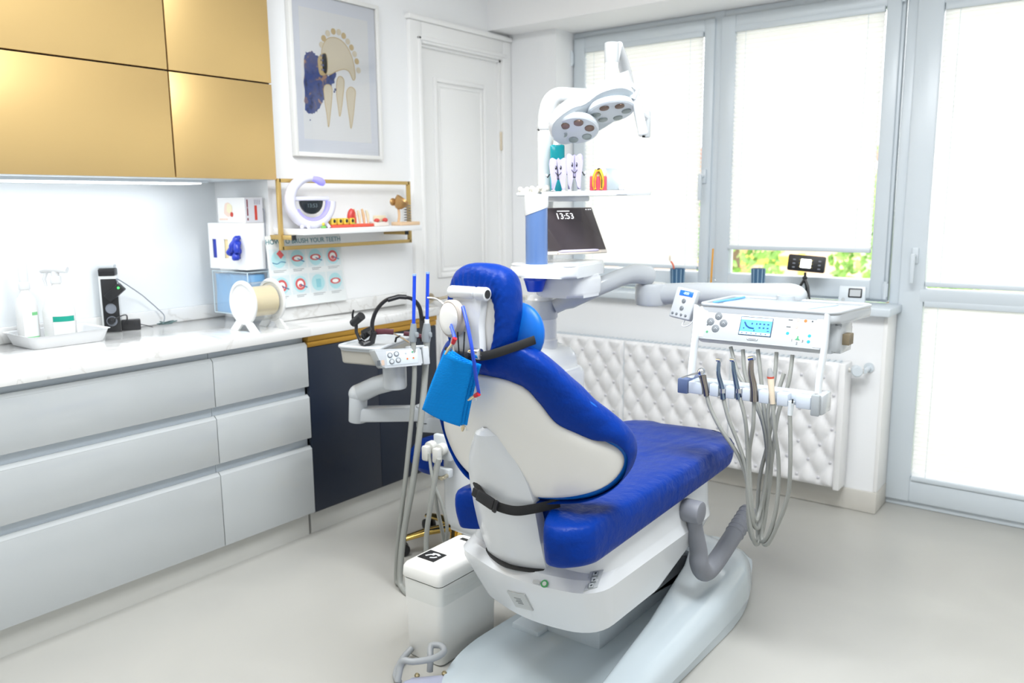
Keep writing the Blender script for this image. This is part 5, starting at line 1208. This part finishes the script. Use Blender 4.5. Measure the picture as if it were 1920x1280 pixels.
B((-2.79, c1_, ZS), (-2.75, c2_, ZS+.02), .003).build('base', mat('frost', (.80, .74, .68), .3), t)
MB().ell((-2.755, c1_+.018, ZS+.026), (.012, .015, .009), 12).build('gum', mat('red_gum2', (1, 1, 1)), t); MB().ell((-2.755, c2_-.02, ZS+.027), (.012, .013, .010), 12).build('gum', mat('red_gum2', (1, 1, 1)), t)
MB().box((-2.785, c1_+.02, ZS+.02), (-2.768, c2_, ZS+.048), .005).build('tooth_crown', mat('cream_enamel', (1, 1, 1)), t)
t = thing('spring_figure', shelf_at(755, 420), 'golden cup figure with wire spring on a pale wooden block', 'ornament'); t.location.z = ZS
c1_, c2_ = shelf_at(742, 414).y, shelf_at(779, 414).y
B((-2.80, c1_, ZS), (-2.74, c2_, ZS+.016), .002).build('wood_base', mat('beech', (.70, .50, .32), .5), t)
cyc = (c1_+c2_)/2
MB().tube(spline([(-2.77, c1_+.018, ZS+.015), (-2.768, c1_+.022, ZS+.05), (-2.77, c1_+.018, ZS+.085)], 4), [.006]*9, 8).build('stem', mat('tan_root', (1, 1, 1)), t)
CUPM = mat('copper_gold', (.50, .30, .12), .35, metal=.6)
MB().lathe([(.008, 0), (.023, .012), (.033, .036), (.035, .052), (.032, .052), (.028, .034), (.015, .014), (.001, .008)], (-2.775, c1_+.012, ZS+.080), (.55, .30, .75), 20, cap=False).build('cup', CUPM, t)
MB().ell((-2.782, c1_-.002, ZS+.108), (.008, .020, .018), 12).build('cup_lid', CUPM, t)
MB().tube([(-2.77+math.cos(k*.7)*.016, cyc+.014+math.sin(k*.7)*.016, ZS+.016+k*.00135) for k in range(60)], .0019, 5).build('wire_spring', mat('spring_wire', (.22, .22, .23), .35, metal=.3), t)

# ================================================================ framed picture
fa, fb = 2.44, 2.97
y0p, y1p = at(551, 292, x=XP+.012).y, at(716, 300, x=XP+.012).y
z0p, z1p = 1.612, at(700, 19, x=XP+.012).z+.02
pf = thing('framed_picture', (XP+.012, (y0p+y1p)/2, z0p), 'white framed print of gold teeth over a dark blue ink blot', 'picture')
PIC = frame((XP+.001, y0p, z0p), (0, 1, 0), (0, 0, 1)); pw2, ph2 = y1p-y0p, z1p-z0p
mb = MB(PIC); fw = .018
mb.box((0, 0, 0), (fw, ph2, .026), .002); mb.box((pw2-fw, 0, 0), (pw2, ph2, .026), .002); mb.box((fw, 0, 0), (pw2-fw, fw, .026), .002); mb.box((fw, ph2-fw, 0), (pw2-fw, ph2, .026), .002)
mb.build('frame', mat('frame_white', (.82, .82, .80), .4), pf)
MB(PIC).box((fw, fw, .002), (pw2-fw, ph2-fw, .010)).build('mount', mat('mount_blue_white', (.83, .86, .93), .6), pf)
MB(PIC).box((.062, .075, .010), (pw2-.062, ph2-.075, .0105)).build('sheet', mat('art_paper', (.90, .91, .92), .6), pf)
def onpic(u, v):
    o = PIC @ Vector((0, 0, .0115)); d = at(u, v, x=o.x); q = PIC.inverted() @ d; return q.x, q.y
INK = ramp_tex(mat('ink_wash', (.03, .05, .22), .6), 0, 22, [(.32, (.015, .02, .09)), (.46, (.03, .07, .30)), (.58, (.07, .08, .22)), (.66, (.45, .26, .18))], (1, 1, 1), 6, .8)
blot = [(571, 110), (578, 97), (588, 98), (597, 108), (603, 118), (607, 132), (615, 142), (628, 133), (629, 146), (622, 160), (622, 174), (612, 184), (604, 192), (601, 200), (594, 208), (586, 212), (574, 208), (571, 180)]
rnd = random.Random(3); bp = spline([(*onpic(u, v), 0) for u, v in blot], 5, True)
MB(PIC).prism([(p.x+rnd.uniform(-.004, .004), p.y+rnd.uniform(-.005, .005)) for p in bp], .0100, .0110).build('ink_blot', INK, pf)
for u, v, r in ((625, 153, .008), (629, 168, .006), (627, 172, .005), (582, 225, .003), (584, 107, .012)):
    x, y = onpic(u, v); MB(PIC).cyl((x, y, .0104), (x, y, .0113), r, n=12).build('ink_drop', INK, pf)
AG = mat('art_gold', (.66, .50, .24), .5); AP = mat('art_cream', (.78, .70, .54), .6)
def outline(pts, name='gold_line', r=.0016, fill=None, closed=True):
    q = [(*onpic(u, v), .0118) for u, v in pts]; sp_ = spline(q, 5, closed)
    if fill: MB(PIC).prism([(p.x, p.y) for p in sp_], .0104, .0114).build('wash', fill, pf)
    MB(PIC).tube(sp_, r, 5, closed=closed).build(name, AG, pf)
outline([(606, 135), (603, 112), (604, 90), (612, 74), (625, 70), (640, 76), (652, 90), (660, 108), (664, 125), (666, 145), (662, 150), (655, 135), (645, 130), (630, 134), (618, 140)], fill=AP)
outer = spline([onpic(603, 84)+(0,), onpic(610, 66)+(0,), onpic(625, 59)+(0,), onpic(640, 63)+(0,), onpic(652, 78)+(0,), onpic(662, 95)+(0,), onpic(669, 115)+(0,), onpic(673, 138)+(0,)], 3)
for k, p in enumerate(outer[::2]):
    MB(PIC @ Matrix.Translation((p.x, p.y, .0112))).lathe([(.0135, 0), (.0135, .0008), (.0115, .001), (.0001, .0008)], n=14).build('tooth_drawing', AG if k % 2 else AP, pf)
outline([(597, 108), (610, 100), (614, 120), (612, 138), (601, 140), (597, 125)], fill=AG)
for k in range(4):
    x, y = onpic(603+k*.8, 104+k*9); MB(PIC).box((x-.008, y-.004, .0112), (x+.008, y+.004, .0124)).build('ink_mark', INK, pf)
for pts in ([(607, 165), (614, 158), (622, 164), (622, 185), (619, 215), (616, 238), (613, 215), (609, 190)], [(632, 150), (638, 143), (645, 152), (643, 180), (640, 205), (637, 218), (634, 200), (631, 175)], [(650, 172), (657, 163), (666, 170), (665, 190), (662, 220), (658, 241), (655, 220), (651, 192)]):
    outline(pts, fill=AP)
MB(PIC).box((fw, fw, .014), (pw2-fw, ph2-fw, .0155)).build('picture_glass', GLASS, pf)

# ================================================================ radiator with a quilted cover under the window
RYF = 3.69
rx0, rx1, rz0, rz1 = -2.60, -.985, .12, .695
rd = thing('radiator', ((rx0+rx1)/2, 3.75, rz0), 'white radiator behind a button-tufted quilted cover under the window', 'radiator')
B((rx0, 3.715, rz0+.01), (rx1, 3.795, rz1-.004), .01).build('radiator_body', PVC, rd)
B((rx1-.024, RYF+.004, rz0-.005), (rx1+.004, 3.80, rz1), .006).build('side_panel', mat('radiator_white', (.86, .86, .86), .35), rd)
mb = MB()
for k in range(60): mb.box((rx0+.02+k*.0262, 3.725, rz1-.006), (rx0+.034+k*.0262, 3.785, rz1+.001))
mb.build('top_grille', PVC, rd)
QM = mat('white_leatherette', (.88, .88, .89), .38)
BTM = mat('tuft_button', (.66, .66, .70), .15)
bm_ = None
DXB, DZB = .098, .078
def quilt(x0, x1):
    W = x1-x0; H = rz1-rz0
    def hgt(x, z):
        a = (x/DXB+z/(2*DZB)); b = (x/DXB-z/(2*DZB))
        # diagonal seams through the button lattice
        da = abs(a-round(a)); db = abs(b-round(b))
        puff = (math.sin(PI*min(1, max(0, a-math.floor(a))))*math.sin(PI*(b-math.floor(b))))
        e = min(x-x0, x1-x, z-rz0, rz1-z)
        return .024*abs(puff)**.55*min(1, max(e, 0)/.012)
    def fn(u, v):
        x = x0+W*u; z = rz0+H*v
        return Vector((x, RYF+.026-hgt(x, z), z))
    nu = int(W/.0105); nv = int(H/.0105)
    q = MB().grid(fn, nu, nv).put([(x0, RYF+.026, rz0), (x1, RYF+.026, rz0), (x1, RYF+.026, rz1), (x0, RYF+.026, rz1), (x0, RYF+.034, rz0), (x1, RYF+.034, rz0), (x1, RYF+.034, rz1), (x0, RYF+.034, rz1)], [(0, 1, 5, 4), (1, 2, 6, 5), (2, 3, 7, 6), (3, 0, 4, 7), (4, 5, 6, 7)]).build('quilted_panel', QM, rd, ang=60)
    me = None
    for i in range(int(math.floor(x0/DXB*2))-1, int(x1/DXB*2)+2):
        for j in range(0, 20):
            x = i*DXB/2; z = j*DZB
            if (i+j) % 2 or not (x0+.015 < x < x1-.015 and rz0+.02 < z < rz1-.02): continue
            if me is None:
                o = MB().ell((0, 0, 0), (.0075, .005, .0075), 10).build('button', BTM, q); me = o.data; o.location = (x, RYF+.021, z)
                inv = o.matrix_parent_inverse.copy()
            else:
                o = bpy.data.objects.new('button', me); COL.objects.link(o); o.parent = q; o.matrix_parent_inverse = inv; o.location = (x, RYF+.021, z)
    return q
for a, b in ((rx0, -2.10), (-2.098, -1.52), (-1.518, rx1-.024)): quilt(a, b)
vz = at(1605, 695, y=3.74).z; vx = at(1605, 695, y=3.74).x
mb = MB(); mb.cyl((rx1, 3.75, vz), (vx+.03, 3.75, vz), .011, n=14); mb.build('valve_pipe', mat('chalk_metal', (.70, .68, .64), .35, metal=.4), rd)
MB().lathe([(.020, 0), (.024, .004), (.024, .045), (.020, .05), (.001, .05)], (vx-.004, 3.755, vz+.0), (.35, -.9, .05), 20).build('thermostat_knob', PVC, rd)
MB().cyl((vx+.035, 3.75, vz), (vx+.035, YW-.005, vz+.004), .010, n=12).cyl((vx+.035, YW-.007, vz+.006), (vx+.035, YW-.003, vz+.006), .022, n=18).build('wall_pipe', PVC, rd)
for x in (-2.45, -1.2): B((x-.02, 3.79, .3), (x+.02, YW-.002, .6), .003).build('wall_bracket', PVC, rd)
MB().tube([(-1.9, 3.79, .155), (-1.25, 3.79, .155)], .018, 10).build('low_pipe', LGREY, rd)

# ================================================================ on the window sill
SL = SZ+.0165
def sill(u, v, y=3.90): return at(u, v, y=y)
def striped_cup(u, label, y, w_):
    b = sill(u, 530, y); r = w_/2
    t = thing('plastic_cup', (b.x, y, SL), label, 'cup', 'striped cups on the window sill')
    top = sill(u, 503, y).z
    for k in range(7):
        pass
    m_ = mat('blue_cup', (.05, .13, .24), .3)
    MB().lathe([(r*.85, SL), (r*.88, SL+.003), (r, top), (r*.93, top), (r*.8, SL+.006), (.001, SL+.006)], (b.x, y, 0), n=24, cap=False).build('cup_wall', m_, t)
    for k in range(10):
        a = 2*PI*k/10
        MB().tube([Vector((b.x+math.cos(a)*(r*.875), y+math.sin(a)*(r*.875), SL+.004)), Vector((b.x+math.cos(a)*r, y+math.sin(a)*r, top-.002))], .0022, 5).build('stripe', mat('pale_blue_stripe', (.35, .50, .62), .4), t)
    return t, b, top
t, b, tp = striped_cup(1270, 'small dark striped cup holding an orange toothbrush on the sill', 3.88, .075)
tb = thing('toothbrush', (b.x-.01, 3.88, SL+.01), 'orange-red toothbrush standing in the striped cup on the sill', 'toothbrush')
MB().tube(spline([Vector((b.x+.002, 3.87, SL+.008)), Vector((b.x-.016, 3.875, SL+.06)), sill(1263, 500, 3.88), sill(1258, 490, 3.885)], 5), .0045, 8).build('handle', mat('orange_red', (.75, .12, .04), .4), tb)
MB().ell(sill(1256, 484, 3.886), (.006, .005, .016), 10).build('bristles', mat('cream_bristle', (.82, .74, .62), .7), tb)
striped_cup(1421, 'dark blue striped cup before the open strip of window', 3.90, .068)
# orange stirrer under a glass dome
gd_ = sill(1333, 535, 3.90)
t = thing('glass_dome', (gd_.x, 3.90, SL), 'small clear glass dome over an orange stick on the sill', 'glass dome')
MB().cyl((gd_.x, 3.90, SL), (gd_.x, 3.90, SL+.005), .020, n=20).build('base', mat('orange_stick', (.80, .36, .02), .4), t)
MB().tube([(gd_.x-.002, 3.90, SL+.004), sill(1337, 466, 3.90)], .0048, 8).build('stick', mat('orange_stick', (1, 1, 1)), t)
MB().lathe([(.028, 0), (.030, .03), (.031, .055), (.026, .075), (.014, .086), (.0005, .089)], (gd_.x, 3.90, SL), n=28, cap=False).build('dome', CLR, t)
MB().lathe([(.028, 0), (.0295, .001), (.0295, .004), (.028, .005)], (gd_.x, 3.90, SL), n=28, cap=False).build('dome_rim', mat('acrylic_edge', (1, 1, 1)), t)
# phone on a tripod with bright light
ph = sill(1512, 495, 3.87)
t = thing('light_panel', (ph.x, 3.87, SL), 'black panel with square white lamp on a mini tripod on the sill', 'lamp')
HF = frame(ph, (1, 0, -.055), None, (0, -1, .12))
MB(HF).prism(rrect([(-.085, -.035), (.085, -.035), (.085, .040), (-.085, .040)], .008), -.008, .006, .002).build('panel_body', BLACK, t)
MB(HF).box((-.025, -.018, .005), (.023, .022, .0085), .002).build('lamp_face', mat('lamp_face', (1, 1, 1), .5, emit=4), t)
for x in (-.062, .055):
    for k in range(3): MB(HF).box((x, -.022+k*.018, .0055), (x+.012, -.016+k*.018, .0075), .0005).build('panel_button', GREYP, t)
for x in (-.030, .028):
    for k in range(3): MB(HF).cyl((x, -.014+k*.016, .005), (x, -.014+k*.016, .0075), .0022, n=8).build('screw', mat('yellow_screw', (.6, .5, .1), .4), t)
hb = HF @ Vector((.0, -.038, 0))
mb = MB(); mb.cyl(hb, hb-Vector((0, 0, .02)), .006, n=12); mb.ell(hb-Vector((0, 0, .026)), (.012, .012, .010), 14); mb.build('ball_head', BLACK, t)
for dx, dy in ((-.030, -.02), (.035, -.025), (.0, .04)):
    MB().tube([hb-Vector((0, 0, .03)), Vector((hb.x+dx*.6, hb.y+dy*.6, (hb.z+SL)/2)), Vector((hb.x+dx, hb.y+dy, SL+.004))], [.007, .006, .004], 10).build('leg', BLACK, t)
# white thermometer
wt_ = sill(1597, 548, 3.86)
t = thing('room_thermometer', (wt_.x, 3.86, SL), 'white square gadget with black-framed display at the sill end', 'thermometer')
WF = frame((wt_.x, 3.86, SL), (1, .08, 0), None, (.08, -1, .22))
MB(WF).prism(rrect([(-.056, .0), (.056, .0), (.056, .082), (-.056, .082)], .006), -.018, .0, .003).build('housing', PVC, t)
MB(WF).box((-.016, .030, -.001), (.042, .072, .002), .003).build('display_frame', BLACK, t)
MB(WF).box((-.010, .036, .001), (.036, .066, .0026)).build('display', LGREY, t)
MB(WF).lathe([(.008, 0), (.008, .002), (.006, .003), (.005, .001), (.0005, .001)], (-.036, .020, 0), n=18).build('button', LGREY, t)
gl_ = sill(1112, 500, 3.86)
rnd = random.Random(9); mb = MB()
for k in range(6):
    a = rnd.uniform(0, 6.28); p = Vector((gl_.x+rnd.uniform(-.02, .02), 3.86+rnd.uniform(-.015, .015), SL+.02))
    mb.tube(spline([p, p+Vector((math.cos(a)*.03, math.sin(a)*.02, .012)), p+Vector((math.cos(a)*.05, math.sin(a)*.03, -.012))], 4), [.012]*8+[.006], 8)
tag(mb.build('blue_glove', mat('teal_blue_nitrile', (.02, .25, .50), .35), ang=80), 'crumpled bright blue glove on the sill behind the tablet', 'glove')

# ================================================================ on the floor
bn = thing('pedal_bin', (-1.65, 1.84, 0), 'white rectangular waste bin with black label on its lid', 'bin')
bx_ = (-1.738, -1.578, 1.70, 1.985)
BINM = mat('bin_white', (.88, .88, .85), .3)
MB().ring_loft([rect_ring(bx_[0]+i, bx_[1]-i, bx_[2]+i, bx_[3]-i, z, .022) for z, i in ((.002, .012), (.010, .008), (.20, .003), (.262, .002))]).build('bin_body', BINM, bn, ang=50)
MB().ring_loft([rect_ring(bx_[0]+i, bx_[1]-i, bx_[2]+i, bx_[3]-i, z, .022) for z, i in ((.2625, .003), (.266, .003))]).build('bin_seam', DARK, bn, ang=50)
MB().ring_loft([rect_ring(bx_[0]+i, bx_[1]-i, bx_[2]+i, bx_[3]-i, z, .022) for z, i in ((.266, 0), (.27, -.002), (.298, 0), (.308, .006), (.312, .018))]).build('lid', BINM, bn, ang=50)
def crinkle(p, k): return p+Vector((noise.noise(p*40), noise.noise(p*40+Vector((3, 0, 0))), noise.noise(p*30)))*k
bagm = CLR
mb = MB().ring_loft([[crinkle(p, a) for q in [spline(rect_ring(bx_[0]+i, bx_[1]-i, bx_[2]+i, bx_[3]-i, z, .022), 1, True)] for p in q] for z, i, a in ((.205, -.003, .003), (.225, -.006, .006), (.245, -.004, .006), (.261, -.002, .002))], cap=False)
mb.build('bin_liner', CLR, bn, ang=60)
lx, ly = (bx_[0]+bx_[1])/2-.022, bx_[2]+.085
MB().box((lx-.038, ly-.032, .3115), (lx+.030, ly+.030, .3135)).build('lid_label', BLACK, bn)
for q, w_ in (([(-.022, -.012), (-.012, .004), (.0, .006)], .004), ([(-.012, .012), (.006, .016), (.018, .010)], .005), ([(.0, -.016), (.012, -.008), (.016, .0)], .004)):
    MB().tube([(lx+a, ly+b_, .314) for a, b_ in q], w_, 6, flat=(1, .15), up=(0, 0, 1)).build('label_symbol', mat('label_white', (.7, .72, .74), .5), bn)
MB().box((lx-.02, bx_[3]-.05, .3105), (lx+.012, bx_[3]-.035, .3135)).build('lid_catch', DARK, bn)
# foot control
fp = thing('foot_control', (-1.52, 1.57, 0), 'grey foot control with bent carrying loop beside the bin', 'foot control')
LAV = mat('lavender_grey', (.42, .44, .56), .4)
fb0, fb1 = at(752, 1276, z=.055), at(848, 1268, z=.055)
fc = (fb0+fb1)/2; fd = (fb1-fb0).normalized(); FPm = frame((fc.x, fc.y, 0), fd, None, (0, 0, 1))
fw_ = (fb1-fb0).length
MB(FPm).prism(rrect([(-fw_/2-.01, -.13), (fw_/2+.01, -.13), (fw_/2, .012), (-fw_/2, .012)], .03), .001, .055, .012, 3).build('base', LAV, fp)
for u, v in ((782, 1266), (833, 1262)):
    p = at(u, v, z=.056); MB().lathe([(.008, 0), (.008, .004), (.005, .008), (.0005, .009)], p-Vector((0, 0, .002)), n=14).build('screw', mat('brass_screw', (.60, .50, .30), .25, metal=1), fp)
LP = mat('loop_grey', (.36, .38, .40), .4)
lpz = .105
MB().tube(spline([at(745, 1278, z=.05), at(751, 1250, z=.085), at(757, 1238, z=lpz), at(775, 1240, z=lpz), at(812, 1234, z=lpz), at(832, 1222, z=lpz), at(828, 1211, z=lpz+.002), at(812, 1209, z=lpz+.003), at(807, 1215, z=lpz-.002), at(807, 1235, z=.085), at(806, 1258, z=.05)], 5), .0095, 12).build('carrying_loop', LP, fp, ang=80)
hose([at(772, 1215, z=.03), at(755, 1235, z=.015), at(742, 1262, z=.012), at(748, 1278, z=.02)], .010, fp, 'hose', LP)
# dentist's stool behind the unit
st_c = Vector((at(858, 1000, z=.06).x, at(858, 1000, z=.06).y, 0))
sc_ = thing('dentist_stool', st_c, 'dark blue stool on a shiny gold base behind the unit', 'stool')
mb = MB()
for k in range(5):
    a = R(236+72*k); d = Vector((math.cos(a), math.sin(a), 0)); rr = .235
    MB().tube([st_c+Vector((0, 0, .095)), st_c+d*rr*.55+Vector((0, 0, .088)), st_c+d*rr+Vector((0, 0, .068))], [.028, .024, .018], 12, flat=(1, .6), up=(0, 0, 1)).build('base_leg', BRASS, sc_, ang=80)
    cst = st_c+d*(rr-.005)
    c_ = MB().tube([cst+Vector((0, 0, .064)), cst+Vector((0, 0, .04))], .007, 8).build('caster', BLACK, sc_)
    perp = Vector((-d.y, d.x, 0))
    for s in (-1, 1): MB().cyl(cst+perp*s*.006+Vector((0, 0, .0275)), cst+perp*s*.022+Vector((0, 0, .0275)), .027, n=20, bev=.004).build('wheel', BLACK, c_)
MB().lathe([(.036, .075), (.036, .12), (.026, .125), (.026, .34), (.03, .345)], st_c, n=24).build('column', BRASS, sc_)
MB().lathe([(.10, .345), (.165, .36), (.185, .385), (.185, .42), (.165, .445), (.08, .452), (.001, .452)], st_c, n=40).build('seat', BLUEC, sc_)

# ================================================================ bib hung on the headrest knob
bbq = [at(836, 655, y=1.445), at(890, 683, y=1.46), at(864, 798, y=1.50), at(793, 766, y=1.475)]
bib = thing('paper_bib', bbq[0], 'bright blue folded paper bib clipped to a cord on the headrest', 'bib')
def bibfn(off, sh_):
    def fn(u, v):
        p = bbq[3].lerp(bbq[2], u).lerp(bbq[0].lerp(bbq[1], u), v)+sh_
        n_ = (bbq[1]-bbq[0]).cross(bbq[3]-bbq[0]).normalized()
        if n_.y > 0: n_ = -n_
        return p+n_*(off+.010*math.sin(u*2.6+.3)+.006*math.sin(v*3))
    return fn
BIBM = BIB
nt = BIB.node_tree; wv = nt.nodes.new('ShaderNodeTexWave'); wv.inputs['Scale'].default_value = 95; wv.bands_direction = 'Z'; wv.inputs['Distortion'].default_value = .4
tcn = nt.nodes.new('ShaderNodeTexCoord'); bpn = nt.nodes.new('ShaderNodeBump'); bpn.inputs['Strength'].default_value = .5; bpn.inputs['Distance'].default_value = .002
nt.links.new(tcn.outputs['Object'], wv.inputs[0]); nt.links.new(wv.outputs['Fac'], bpn.inputs['Height']); nt.links.new(bpn.outputs[0], nt.nodes['Principled BSDF'].inputs['Normal'])
for k, (off, dx) in enumerate(((.0, 0), (-.006, .004), (-.012, .009))):
    o = MB().grid(bibfn(off, Vector((dx*.8, dx*.9, -.002*k))), 14, 16).build('bib_layer', BIB, bib, ang=180)
    md = o.modifiers.new('t', 'SOLIDIFY'); md.thickness = .0012
cord = thing('bib_cord', at(870, 600, y=1.45), 'blue bib cord with red-tipped metal clips looped over the headrest knob', 'bib holder')
CORD = mat('bib_cord_blue', (.01, .06, .55), .4)
MB().tube(spline([at(868, 575, y=1.49), at(877, 612, y=1.465), at(886, 660, y=1.45), at(893, 710, y=1.465), at(898, 738, y=1.48)], 5), .0045, 8).build('cord', CORD, cord)
MB().tube([at(846, 612, y=1.46), at(853, 634, y=1.435)], .0045, 8).build('cord', CORD, cord)
MB().tube(spline([at(846, 612, y=1.46), at(848, 598, y=1.505), at(858, 588, y=1.51), at(866, 582, y=1.505), at(868, 576, y=1.49)], 5), .003, 8).build('cord_loop', CORD, cord)
REDT = mat('red_tip', (.50, .01, .02), .4); CLIP = mat('clip_brass', (.72, .60, .38), .3, metal=.8)
for a, b, c in (((853, 634), (849, 644), (835, 664)), ((898, 738), (890, 742), (878, 750)), ((870, 790), (869, 797), (867, 808))):
    yy = 1.43 if a[0] == 853 else 1.475
    p, q, r_ = at(*a, y=yy), at(*b, y=yy), at(*c, y=yy)
    if a[0] != 870: MB().tube([p, q], [.006, .005], 8).build('red_tip', REDT, cord)
    cl_ = MB().tube([q, q.lerp(r_, .5), r_], [.0045, .006, .003], 8, flat=(1, .7)).build('clip', CLIP, cord)
    m_ = q.lerp(r_, .45); MB().tube([m_, m_+Vector((.008, .004, .006)), m_+Vector((.010, .004, -.006))], .0022, 6).build('clip_lever', STEEL, cl_)
for u in (858, 871):
    MB().tube([at(u, 622, y=1.47), at(u+3-(u-858)*.4, 668, y=1.475)], .0018, 6).build('elastic', BLACKF, chair)
